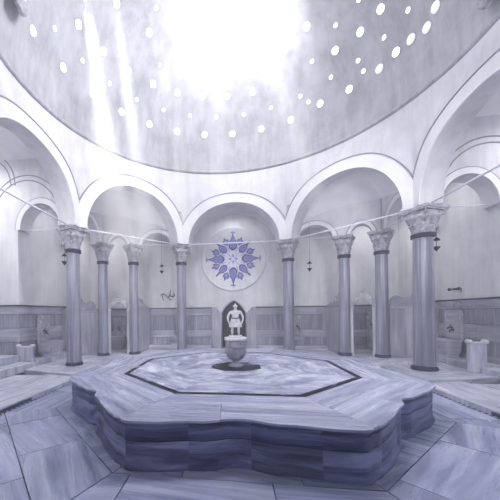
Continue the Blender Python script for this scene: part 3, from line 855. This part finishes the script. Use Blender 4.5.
# ------------------------------------------------------------------ marble screens and carved doorways
def scallop(x0, x1, z0, hts):
    """crest outline of round lobes between x0 and x1; list of (fraction, height, width)"""
    pts = []
    for x in lsp(x0, x1, 61):
        f = (x-x0)/(x1-x0); z = z0+.03
        for c, h, w in hts:
            d = abs(f-c)/w
            if d < 1: z = max(z, z0+h*sqrt(1-d*d))
        pts.append((x, z))
    return pts
def screen(label, p0, p1, hts, h=1.56, rods=True):
    a, b = Vector(p0), Vector(p1); L_ = (b-a).length
    t = thing('marble_screen', label, 'screen', (a.x, a.y, 0), atan2(b.y-a.y, b.x-a.x))
    mb = MB(); n = max(1, round(L_/.75)); xs = lsp(0, L_, n+1)
    for x0, x1 in zip(xs, xs[1:]): mb.box(x0+.002, x1-.002, -.035, .035, 0, h-.10, ang=pi/2)
    mb.build('panel', 'screen', t, bevel=.004)
    mb = MB(); mb.box(0, L_, -.05, .05, h-.10, h-.02); mb.build('top_rail', 'dado', t, bevel=.006)
    mb = MB(); mb.box(0, L_, -.06, .06, 0, .07); mb.build('foot_rail', 'dado', t, bevel=.006)
    mb = MB(); pts = scallop(0.02, L_-.02, h, hts)
    mb.prism_y([(L_-.02, h-.02), (.02, h-.02)]+pts, -.035, .035)
    for c, hh, w in hts:
        if hh > .3: mb.sphere((L_*c, 0, h+hh+.03), .05, 12, 8)
        xx = .02+(L_-.04)*c; rr = min(hh, w*L_)*.5
        mb.tube([(xx+rr*cos(g)*(1-g/14), -.04, h+rr*.9+rr*sin(g)*(1-g/14)) for g in lsp(0, 8, 24)], .012, 6)
    mb.build('crest', 'screen', t)
    return t
screen('left marble screen with scrolled crest between left doorway and side wall', (-5.95, 3.70), (-4.62, 3.70), [(.50, .42, .10), (.62, .26, .08), (.80, .30, .15), (.36, .2, .08), (.2, .12, .12)])
screen('right marble screen with scrolled crest between right doorway and side wall', (4.62, 3.72), (5.95, 3.72), [(.13, .30, .15), (.33, .26, .12), (.55, .38, .14), (.8, .14, .2)])
screen('narrow marble screen with stepped scrolls between left doorway and back wall', (-3.44, 4.26), (-3.40, 5.74), [(.12, .40, .12), (.34, .32, .10), (.56, .20, .12), (.8, .1, .16)])
screen('narrow marble screen with stepped scrolls between right doorway and back wall', (3.50, 4.36), (3.46, 5.74), [(.12, .40, .12), (.34, .32, .10), (.56, .20, .12), (.8, .1, .16)])

def doorway(label, p0, p1):
    a, b = Vector(p0), Vector(p1); L_ = (b-a).length
    t = thing('carved_doorway', label, 'doorway', ((a.x+b.x)/2, (a.y+b.y)/2, 0), atan2(b.y-a.y, b.x-a.x))
    w = L_/2-.16
    for s2 in (-1, 1):
        mb = MB(); mb.box(*sorted((s2*(w-.085), s2*w)), -.06, .06, 0, 1.56, ang=pi/2)
        mb.box(*sorted((s2*(w-.10), s2*(w+.0))), -.07, .07, 1.50, 1.585); mb.box(*sorted((s2*(w-.10), s2*w)), -.07, .07, 0, .12)
        mb.build('door_jamb', 'screen', t, bevel=.006)
    mb = MB()
    outer = []
    for x in lsp(-w-.02, w+.02, 61):
        f = abs(x)/(w+.02)
        z = 1.72+.22*sqrt(max(0, 1-(f/.72)**2)) if f < .72 else 1.72
        z = max(z, 1.74+.09*abs(sin(f*8))) ; z += .02*abs(sin(f*16)) if f < .62 else 0
        if abs(x) < .035: z += .0
        outer.append((x, z))
    r = .17
    inner = [(r*cos(g), 1.60+r*1.15*sin(g)) for g in lsp(0, pi, 21)]
    # two halves joined at the crown so that the half-round opening stays open
    for s2 in (-1, 1):
        o2 = [p for p in outer if p[0]*s2 >= -1e-6]; i2 = [p for p in inner if p[0]*s2 >= -1e-6]
        o2.sort(key=lambda p: abs(p[0])); i2.sort(key=lambda p: abs(p[0]))
        bs = [p for p in zip(lsp(0, 1, len(i2)), i2)]
        m_ = max(len(o2), 16)
        ou = [(s2*(w+.02)*q, None) for q in lsp(0, 1, 24)]
        for y0, y1, fl_ in ((-.05, .05, 0),):
            pts = i2+[(s2*(r+.001), 1.58), (s2*(w+.02), 1.58)]+o2[::-1]
            mb.prism_y(pts, y0, y1)
    mb.tube([(1.15*r*cos(g), -.052, 1.60+r*1.32*sin(g)) for g in lsp(0, pi, 21)], .014, 6)
    for s2 in (-1, 1): mb.tube([(s2*(.30+.06*cos(g)*(1-g/12)), -.052, 1.66+.05*sin(g)*(1-g/12)) for g in lsp(0, 8, 20)], .010, 6)
    mb.build('pediment', 'carved', t)
    mb = MB(); mb.sphere((0, 0, 2.0), .045, 14, 8)
    for g in (-.8, 0, .8): mb.sphere((.06*sin(g), 0, 2.02+.06*cos(g)), .028, 10, 6, sc=(1, .7, 1.2))
    mb.build('finial', 'carved', t)
    mb = MB(); mb.box(-w+.085, w-.085, -.055, .055, 1.555, 1.60); mb.build('lintel', 'ringmetal', t)['label'] = 'dark lintel under the half-round opening'
    return t
doorway('left carved marble doorway with half-round pediment and finial between two columns', (-4.43, 3.68), (-3.47, 4.06))
doorway('right carved marble doorway with half-round pediment and finial between two columns', (3.52, 4.16), (4.43, 3.74))

# ------------------------------------------------------------------ wall fountains and basins
def tap_mb():
    mb = MB()
    for dx, z0 in ((-.035, .0), (.035, -.07)):
        mb.tube([(dx, 0, z0), (dx, -.05, z0), (dx, -.09, z0-.01), (dx, -.10, z0-.05)], .017, 8)
        mb.tube([(dx, -.045, z0+.01), (dx, -.045, z0+.055)], .010, 6)
        mb.box(dx-.035, dx+.035, -.055, -.035, z0+.05, z0+.066)
        mb.lathe([(.03, 0), (.03, .012), (.018, .02)], 14, T=Matrix.Translation((dx, 0, z0)) @ Matrix.Rotation(pi/2, 4, 'X'))
    return mb
def fountain(label, loc, rz, w=.55, z0=.56, z1=1.40, carved=True):
    t = thing('fountain_slab', label, 'wall fountain', loc, rz)
    mb = MB(); mb.box(-w/2, w/2, -.06, 0, z0, z1)
    mb.build('mirror_slab', 'screen' if not carved else 'carved', t, bevel=.008)
    mb = MB()
    h = z1-z0
    if carved:
        mb.tube([(-w*.36, -.062, z0+.05), (-w*.36, -.062, z0+h*.55), (-w*.25, -.062, z0+h*.68), (-w*.12, -.062, z0+h*.74), (0, -.062, z0+h*.86), (w*.12, -.062, z0+h*.74), (w*.25, -.062, z0+h*.68), (w*.36, -.062, z0+h*.55), (w*.36, -.062, z0+.05)], .012, 6)
        for q in range(5): mb.sphere((-w*.3+w*.15*q, -.06, z0+h*(.86 if q != 2 else .93)), .022, 8, 6, sc=(1, .5, 1))
        mb.build('relief', 'dado', t)['label'] = 'greyer carved arch in relief'
    else:
        mb.tube([(-w*.42, -.062, z0+.04), (-w*.42, -.062, z1-.05), (w*.42, -.062, z1-.05), (w*.42, -.062, z0+.04), (-w*.42, -.062, z0+.04)], .010, 6)
        mb.build('relief', 'screen', t)
    m2 = tap_mb(); tp = m2.build('tap', 'bronze', t); tp.location = (0, -.06, z0+h*.42); tp['label'] = 'dark bronze taps'
    return t
def basin(label, loc, rz, w=.85, h=.44, d=.46):
    t = thing('washbasin', label, 'basin', loc, rz)
    mb = MB()
    def ring(sw, sd, z): 
        return [(sw*w/2*(1 if abs(cos(g)) > .98 else abs(cos(g))**.55)*(1 if cos(g) > 0 else -1), -d/2+sd*d/2*abs(sin(g))**.55*(1 if sin(g) > 0 else -1), z) for g in lsp(0, 2*pi, 41)[:-1]]
    lv = [(.84, .84, 0), (.88, .88, .03), (.84, .84, .055), (.90, .90, .10), (.98, .97, .18), (1.0, 1.0, h-.10), (1.0, 1.0, h-.08), (1.05, 1.04, h-.06), (1.05, 1.04, h), (.90, .86, h), (.86, .80, h-.03), (.6, .5, h-.15), (.05, .05, h-.17)]
    v = [p for a in lv for p in ring(*a)]; n = 40; f = []
    for i in range(len(lv)-1):
        for j in range(n): f.append((i*n+j, i*n+(j+1) % n, (i+1)*n+(j+1) % n, (i+1)*n+j))
    f.append(tuple(range(n-1, -1, -1))); f.append(tuple((len(lv)-1)*n+j for j in range(n)))
    mb.add(v, f)
    mb.build('basin_bowl', 'dado', t, bevel=0)
    mb = MB(); v = ring(.87, .82, h-.04); mb.add(v, [tuple(range(40))]); mb.build('water', 'water', t)
    mb = MB()
    for q in range(5): mb.sphere((-w*.34+w*.17*q, -d+.01, h*.55), .035, 10, 6, sc=(1, .5, 1.3))
    mb.build('relief', 'dadov', t)
    return t
hp = pi/2
fountain('carved white fountain slab with dark taps on the left wall', (-WX+.06, 2.62, 0), hp)
basin('marble washbasin on the bench under the left wall fountain', (-WX+.065, 2.66, .15), hp, .86, .42, .48)
fountain('plain pale fountain slab with dark taps on the right wall', (WX-.06, 3.07, 0), -hp, .60, .60, 1.40, False)
basin('marble washbasin on the bench under the right wall fountain', (WX-.065, 3.10, .15), -hp, .78, .46, .46)
fountain('small fountain slab on the back wall behind a column left of the medallion', (-2.20, WY-.06, 0), 0, .26, .62, 1.30, False)
basin('small washbasin at the back wall behind a column left of the medallion', (-2.28, WY-.065, .14), 0, .48, .36, .34)
fountain('small carved fountain slab on the back wall behind a column right of the medallion', (2.40, WY-.06, 0), 0, .26, .55, 1.28, True)
basin('small washbasin at the back wall behind a column right of the medallion', (2.42, WY-.065, .14), 0, .40, .34, .34)
fountain('carved fountain slab inside the left corner room, seen through its doorway', (-4.68, WY-.06, 0), 0, .48, .52, 1.28)
basin('washbasin inside the left corner room, seen through its doorway', (-4.70, WY-.065, 0), 0, .66, .50, .44)
fountain('carved fountain slab inside the right corner room, seen through its doorway', (5.02, WY-.06, 0), 0, .36, .50, 1.48)
basin('washbasin inside the right corner room, seen through its doorway', (5.06, WY-.065, 0), 0, .50, .50, .44)

# ------------------------------------------------------------------ medallion
md = thing('wall_medallion', 'round wall medallion with a blue tile star of tulips above the niche', 'medallion', (0, WY, 3.52))
mb = MB()
T0 = Matrix.Rotation(pi/2, 4, 'X')
mb.lathe([(1.27, -.01), (1.27, .03), (1.24, .05), (1.21, .025), (.001, .025)], 72, T=T0)
mb.build('plaster_disc', 'arch', md)
def flat(mb, pts, y0, y1, rot=0, **k):
    c, s_ = cos(rot), sin(rot)
    mb.prism_y([(x*c+z*s_, -x*s_+z*c) for x, z in pts], y0, y1, **k)
tul = [(0, .33), (.07, .345), (.12, .40), (.165, .47), (.16, .55), (.12, .62), (.15, .70), (.085, .76), (.06, .84), (.03, .93), (0, 1.03)]
tul_s = [(0, .36), (.05, .37), (.10, .42), (.14, .50), (.13, .60), (.10, .68), (.055, .73), (.03, .80), (0, .92)]
def mirror(p): return p+[(-x, z) for x, z in p[::-1] if abs(x) > 1e-9]
def shrink(p, k_, c): return [(x*k_, c+(z-c)*k_) for x, z in p]
for i in range(4):
    for kind, base_, cz in ((0, tul, .60), (1, tul_s, .56)):
        rot = i*pi/2+kind*pi/4
        mb = MB()
        flat(mb, mirror(base_), -.036, -.02, rot)
        ii = shrink(mirror(base_), .72, cz)
        flat(mb, ii, -.042, -.035, rot, mi=1)
        flat(mb, [(-.012, cz-.17), (.012, cz-.17), (.012, cz+.24), (-.012, cz+.24)], -.048, -.04, rot)
        for s2 in (-1, 1): flat(mb, [(s2*.055, cz-.12), (s2*.072, cz-.10), (s2*.066, cz+.06), (s2*.05, cz+.05)], -.048, -.04, rot)
        if kind == 0:
            for s2 in (-1, 1):
                flat(mb, [(0, .97), (s2*.05, 1.03), (s2*.10, 1.03), (s2*.10, 1.06), (s2*.04, 1.06), (0, 1.0)], -.036, -.02, rot)
            flat(mb, [(-.012, 1.0), (.012, 1.0), (.012, 1.10), (-.012, 1.10)], -.036, -.02, rot)
        else:
            flat(mb, [(-.04, .86), (0, .82), (.04, .86), (.01, .96), (-.01, .96)], -.036, -.02, rot)
        mb.build('tulip_tile', ['blue', 'blue2'], md)
for i in range(8):
    rot = i*pi/4+pi/8
    mb = MB(); lf = [(-.11, .66), (0, .56), (.11, .66), (.125, .80), (.06, .80), (0, .93), (-.06, .80), (-.125, .80)]
    flat(mb, lf, -.034, -.02, rot); flat(mb, shrink(lf, .62, .68), -.040, -.033, rot, mi=1)
    mb.build('leaf_tile', ['blue', 'blue2'], md)
mb = MB()
for i in range(8):
    rot = i*pi/4
    if i % 2 == 0:
        flat(mb, [(0, .05), (.045, .12), (0, .20), (-.045, .12)], -.036, -.02, rot)
    else: flat(mb, [(-.008, .06), (.008, .06), (.008, .36), (-.008, .36)], -.036, -.02, rot)
    for s2 in (-1, 1): flat(mb, [(s2*.10, .30), (s2*.115, .30), (s2*.20, .42), (s2*.185, .43)], -.034, -.02, rot)
mb.build('centre_tile', ['blue2'], md)
mb = MB(); mb.prism_y([(.46*cos(g)*(1 if i % 2 else .86), .46*sin(g)*(1 if i % 2 else .86)) for i, g in enumerate(lsp(0, 2*pi, 17)[:-1])], -.030, -.02)
mb.build('white_tile', 'white', md)['label'] = 'white tile field in the star centre'

# ------------------------------------------------------------------ tie rods
def rod(label, a, b, r=.016):
    mb = MB(); A_, B_ = Vector(a), Vector(b); mb.tube([Vector((0, 0, 0)), (B_-A_)*.5+Vector((0, 0, -.004)), B_-A_], r, 8)
    o = mb.build('tie_rod', 'rod', loc=a)
    tag(o, label, 'tie rod', 'iron tie rods between the capitals')
Z1 = 3.83
CL, CBL, CBR, CR = (-4.43, 1.84), (-1.84, 4.43), (1.84, 4.43), (4.43, 1.84)
def rodp(label, p, q, r=.015, za=Z1, zb=Z1, ea=.30, eb=.30):
    a = Vector((*p, za)); b = Vector((*q, zb)); d = (b-a).normalized()
    rod(label, a+d*ea, b-d*eb, r)
rodp('pale tie rod from the nearest left column to the column left of the medallion', CL, CBL, .020)
rodp('pale tie rod crossing in front of the blue star medallion', CBL, CBR, .020)
rodp('long pale tie rod rising from right of the medallion to the nearest right column', CBR, CR, .020)
rodp('pale tie rod running from the nearest right column out of frame at the right edge', CR, (4.43, -1.84), .022)
rodp('pale tie rod running from the nearest left column out of frame at the left edge', CL, (-4.43, -1.84), .022)
rodp('short pale tie rod from the nearest left column to the left wall arch', CL, (-WX, 1.9), .014, eb=.02)
rodp('short pale tie rod from the nearest right column to the right wall arch', CR, (WX, 1.9), .016, eb=.02)
rodp('thin tie rod between the column left of the medallion and the left doorway', CBL, (-3.47, 4.06), .011)
rodp('thin tie rod between the column right of the medallion and the right doorway', CBR, (3.52, 4.16), .011)
rodp('thin tie rod spanning between the two left doorway columns', (-3.47, 4.06), (-4.43, 3.68), .011, ea=.26, eb=.26)
rodp('thin tie rod spanning between the two right doorway columns', (3.52, 4.16), (4.43, 3.74), .011, ea=.26, eb=.26)
rodp('thin tie rod behind the nearest left column to the left doorway', CL, (-4.43, 3.68), .011)
rodp('thin tie rod from the nearest right column back to the right doorway', CR, (4.43, 3.74), .012)

# hanging lamps: a thin chain and two small dark cones
def lamp(label, x, y, ztop, z):
    t = thing('hanging_lamp', label, 'lamp', (x, y, z), group='dark two-part hanging lamps')
    mb = MB(); mb.tube([(0, 0, .05), (0, 0, ztop-z)], .0035, 6); mb.build('chain', 'iron', t)
    mb = MB(); mb.lathe([(.075, .02), (.06, .05), (.03, .075), (.012, .10)], 16); mb.build('lamp_cap', 'iron', t)
    mb = MB(); mb.lathe([(.006, -.24), (.03, -.20), (.07, -.15), (.075, -.13), (.02, -.12)], 16)
    mb.tube([(0, 0, -.13), (0, 0, .03)], .006, 6); mb.build('lamp_cup', 'iron', t)
lamp('dark hanging lamp under the small arch left of the medallion', -2.47, 4.12, 4.3, 3.02)
lamp('dark hanging lamp under the small arch right of the medallion', 2.46, 4.16, 4.3, 2.95)
lamp('dark hanging lamp just left of the nearest left column', -4.69, 1.84, 4.1, 3.02)
lamp('dark hanging lamp just right of the nearest right column', 4.72, 1.84, 4.1, 3.02)
# small fittings
mb = MB(); mb.tube([(0, 0, 0), (-.1, 0, 0), (-.1, 0, .0)], .03, 8); mb.tube([(-.1, -.16, 0), (-.1, .17, 0)], .022, 8)
for q in (-.16, .17): mb.sphere((-.1, q, 0), .042, 12, 8)
mb.tube([(-.05, -.17, 0), (-.05, -.17, -.10)], .012, 6)
tag(mb.build('wall_spotlight', 'iron', loc=(WX, 3.03, 1.97)), 'small dark twin-headed lamp bracket on the right wall above the dado', 'lamp')
mb = MB(); mb.sphere((0, 0, 0), .11, 18, 12, sc=(.5, 1, 1)); mb.lathe([(.12, -.03), (.13, 0), (.11, .03)], 20, T=Matrix.Rotation(pi/2, 4, 'Y'))
tag(mb.build('wall_boss', 'vase', loc=(WX-.06, 2.97, 1.53)), 'round grey stone boss above the right wall fountain', 'boss')
t = thing('wall_bracket', 'twisted old iron bracket on the plaster left of the medallion above the dado', 'bracket', (-2.62, WY, 2.0))
mb = MB()
mb.tube([(-.32, -.03, .12), (-.22, -.04, .22), (-.10, -.04, .16), (-.02, -.04, .02), (.06, -.04, .14), (.10, -.04, .34)], .018, 6)
mb.tube([(-.22, -.04, .20), (-.24, -.04, .02), (-.20, -.04, -.06)], .015, 6)
mb.tube([(.06, -.04, .14), (.20, -.04, .06), (.26, -.04, .14), (.22, -.04, .24)], .016, 6)
mb.tube([(.02, -.04, .05), (.08, -.04, -.06), (.16, -.04, -.02)], .014, 6)
for q in ((-.22, .20), (.06, .14), (.22, .10)): mb.tube([(q[0], -.05, q[1]), (q[0], .004, q[1])], .02, 8)
mb.build('scrollwork', 'ringmetal', t)

# ------------------------------------------------------------------ light
def area(name, loc, size, power, rot=(0, 0, 0), col=(.985, .968, 1), shape='DISK'):
    l = bpy.data.lights.new(name, 'AREA'); l.shape = shape; l.size = size; l.energy = power; l.color = col
    o = bpy.data.objects.new(name, l); COL.objects.link(o); o.location = loc; o.rotation_euler = rot
    return o
def spot(name, loc, target, power, ang, blend=.6, size=.15, col=(1, .985, 1)):
    l = bpy.data.lights.new(name, 'SPOT'); l.energy = power; l.spot_size = R(ang); l.spot_blend = blend; l.shadow_soft_size = size; l.color = col
    o = bpy.data.objects.new(name, l); COL.objects.link(o); o.location = loc
    o.rotation_euler = (Vector(target)-Vector(loc)).to_track_quat('-Z', 'Y').to_euler()
    return o
area('oculus_daylight', (1.9, .6, 9.7), 1.6, 400, (0, R(60), 0))
area('oculus_daylight', (0, 0, 10.3), 1.2, 170)
# sunlight entering through the crown skylights
spot('sun_glow', (1.5, -.2, 9.4), (-.7, 4.0, 7.6), 480, 92, 1.0, .3)
shafts = [((-3.30, .55, 8.75), (-3.55, 3.35, 3.0), .20, .80, 15, 7000, 1.0), ((-2.75, .85, 9.1), (-2.75, 3.75, 3.0), .14, .55, 12, 6500, .9), ((-1.5, 2.3, 9.3), (-1.75, 3.6, 3.6), .2, .45, 6, 2600, .5),
          ((.6, 2.2, 9.5), (2.75, 3.3, 3.8), .16, .5, 5, 5000, .7), ((-.3, 2.4, 9.5), (-.5, 3.75, 4.6), .25, .55, 7, 2400, .4)]
for a, b, r0, r1, an, pw, dn in shafts: spot('sun_beam', a, b, pw, an, 1.0, .18)
spot('sun_beam', (-1.6, .6, 9.6), (3.3, -2.0, 0), 1500, 34, 1.0, .4)
for sx in (-1, 1):
    area('recess_daylight', (sx*6.8, 0, 5.6), 1.8, 90)  # added fill under the recess vault, which has no opening
    area('corner_daylight', (sx*5.0, 4.8, 4.75), 1.2, 20)  # added lamp to brighten the corner room
    area('wall_bay_daylight', (sx*5.1, 2.8, 4.9), 1.0, 12)  # made-up fill for the bay along the side wall
    o = area('entrance_daylight', (sx*2.6, -7.2, 4.6), 1.8, 110); o.rotation_euler = (Vector((sx*1.2, 5, 4.6))-o.location).to_track_quat('-Z', 'Y').to_euler(); o.data.spread = R(90)  # unseen lamp added behind the viewpoint to lift the bay vaults
area('back_bay_daylight', (0, 5.2, 5.1), .5, 8)  # small added fill below the back barrel

# steam gathering under the crown of the dome
m = bpy.data.materials.new('steam'); m.use_nodes = True; nt = m.node_tree; N, L = nt.nodes, nt.links
N.remove(N['Principled BSDF'])
tc = N.new('ShaderNodeTexCoord'); nz = N.new('ShaderNodeTexNoise'); nz.inputs['Scale'].default_value = 1.3; nz.inputs['Detail'].default_value = 5; nz.inputs['Roughness'].default_value = .6; nz.inputs['Distortion'].default_value = .6
L.new(tc.outputs['Object'], nz.inputs['Vector'])
mr = N.new('ShaderNodeMapRange'); mr.inputs['From Min'].default_value = .47; mr.inputs['From Max'].default_value = .68; mr.inputs['To Max'].default_value = .8
L.new(nz.outputs['Fac'], mr.inputs['Value'])
sb = N.new('ShaderNodeVectorMath'); sb.operation = 'MULTIPLY'; sb.inputs[1].default_value = (1/2.5, 1/1.35, 1/1.5); L.new(tc.outputs['Object'], sb.inputs[0])
ln = N.new('ShaderNodeVectorMath'); ln.operation = 'LENGTH'; L.new(sb.outputs[0], ln.inputs[0])
fr_ = N.new('ShaderNodeMapRange'); fr_.inputs['From Min'].default_value = 1; fr_.inputs['From Max'].default_value = .35; L.new(ln.outputs['Value'], fr_.inputs['Value'])
mu = N.new('ShaderNodeMath'); mu.operation = 'MULTIPLY'; L.new(mr.outputs[0], mu.inputs[0]); L.new(fr_.outputs[0], mu.inputs[1])
vs0 = N.new('ShaderNodeVolumeScatter'); vs0.inputs['Color'].default_value = (.96, .97, 1, 1); L.new(mu.outputs[0], vs0.inputs['Density'])
L.new(vs0.outputs[0], N['Material Output'].inputs['Volume']); MT['steam'] = m
mb = MB(); mb.sphere((0, 0, 0), 1, 32, 20, sc=(2.5, 1.35, 1.5))
tag(mb.build('steam_cloud', 'steam', loc=(-.1, 2.0, 8.1)), 'white wisps of sunlit steam under the crown of the dome', 'steam', kind='stuff')

def shaft_mat(r0, r1, ln_, dn):  # added steam, shaped as cones so that the light beams show
    m = bpy.data.materials.new('sunlit_steam'); m.use_nodes = True; nt = m.node_tree; N, L = nt.nodes, nt.links
    N.remove(N['Principled BSDF'])
    tc = N.new('ShaderNodeTexCoord'); sp = N.new('ShaderNodeSeparateXYZ'); L.new(tc.outputs['Object'], sp.inputs[0])
    def M(op, a, b):
        n = N.new('ShaderNodeMath'); n.operation = op
        for k_, v_ in enumerate((a, b)):
            if isinstance(v_, (int, float)): n.inputs[k_].default_value = v_
            else: L.new(v_, n.inputs[k_])
        return n.outputs[0]
    r = M('SQRT', M('ADD', M('MULTIPLY', sp.outputs[0], sp.outputs[0]), M('MULTIPLY', sp.outputs[1], sp.outputs[1])), 0)
    Rz = M('ADD', M('MULTIPLY', sp.outputs[2], (r1-r0)/ln_), r0)
    f = N.new('ShaderNodeMapRange'); f.interpolation_type = 'SMOOTHSTEP'; f.inputs['From Min'].default_value = 1; f.inputs['From Max'].default_value = .15
    L.new(M('DIVIDE', r, Rz), f.inputs['Value'])
    g = N.new('ShaderNodeMapRange'); g.interpolation_type = 'SMOOTHSTEP'; g.inputs['From Min'].default_value = ln_; g.inputs['From Max'].default_value = ln_*.8; L.new(sp.outputs[2], g.inputs['Value'])
    v = N.new('ShaderNodeVolumeScatter'); v.inputs['Color'].default_value = (.97, .98, 1, 1)
    L.new(M('MULTIPLY', M('MULTIPLY', f.outputs[0], g.outputs[0]), M('ADD', M('MULTIPLY', sp.outputs[2], 1.2*dn/ln_), dn*.12)), v.inputs['Density'])
    L.new(v.outputs[0], N['Material Output'].inputs['Volume'])
    return m
where = ['broad slanting shaft of sunlit steam falling beside the nearest left column', 'thin slanting shaft of sunlit steam just right of the broad left one', 'faint shaft of sunlit steam above the column left of the medallion',
         'slanting shaft of sunlit steam above the right arch', 'faint upright shaft of sunlit steam above the medallion arch']
for q, (a, b, r0, r1, an, pw, dn) in enumerate(shafts):
    A_, B_ = Vector(a), Vector(b); ln_ = (B_-A_).length
    MT['shaft%d' % q] = shaft_mat(r0, r1, ln_, dn)
    mb = MB(); mb.lathe([(r0, 0), (r1, ln_)], 24)
    o = mb.build('steam_shaft', 'shaft%d' % q, loc=a); o.rotation_euler = (B_-A_).to_track_quat('Z', 'Y').to_euler()
    tag(o, where[q], 'steam', kind='stuff')

w = bpy.data.worlds.new('World'); scn.world = w; w.use_nodes = True
nt = w.node_tree; bg = nt.nodes['Background']; bg.inputs['Color'].default_value = (.6, .65, .8, 1); bg.inputs['Strength'].default_value = 0.0
vs_ = nt.nodes.new('ShaderNodeVolumeScatter'); vs_.inputs['Density'].default_value = .013; vs_.inputs['Anisotropy'].default_value = .1
vs_.inputs['Color'].default_value = (.97, .97, 1, 1)
nt.links.new(vs_.outputs[0], nt.nodes['World Output'].inputs['Volume'])

# ------------------------------------------------------------------ camera
cam = bpy.data.cameras.new('Camera'); co = bpy.data.objects.new('Camera', cam); COL.objects.link(co)
F, cx, cy, E, psi, roll = 286.11, 192.98, 313.36, 1.395, -.13611, .012
cam.sensor_width = 36; cam.lens = F/500*36
cam.shift_x = (250-cx)/500; cam.shift_y = (cy-250)/500
cam.clip_start = .05
fwd = Vector((sin(psi)*-1*-1, cos(psi), 0))
co.location = (-.06, -5.606, E)
co.rotation_euler = (pi/2, 0, 0)
CAMROT = (psi, roll)
co.matrix_world = Matrix.Translation((-.06, -5.606, E)) @ Matrix.Rotation(-psi, 4, 'Z') @ Matrix.Rotation(pi/2, 4, 'X') @ Matrix.Rotation(-roll, 4, 'Z')
scn.camera = co
vw = scn.view_settings; vw.view_transform = 'Standard'; vw.look = 'None'; vw.gamma = 1; vw.exposure = 0.12
scn.cycles.use_denoising = True
scn.cycles.max_bounces = 8; scn.cycles.diffuse_bounces = 5; scn.cycles.volume_bounces = 1; scn.cycles.sample_clamp_indirect = 6
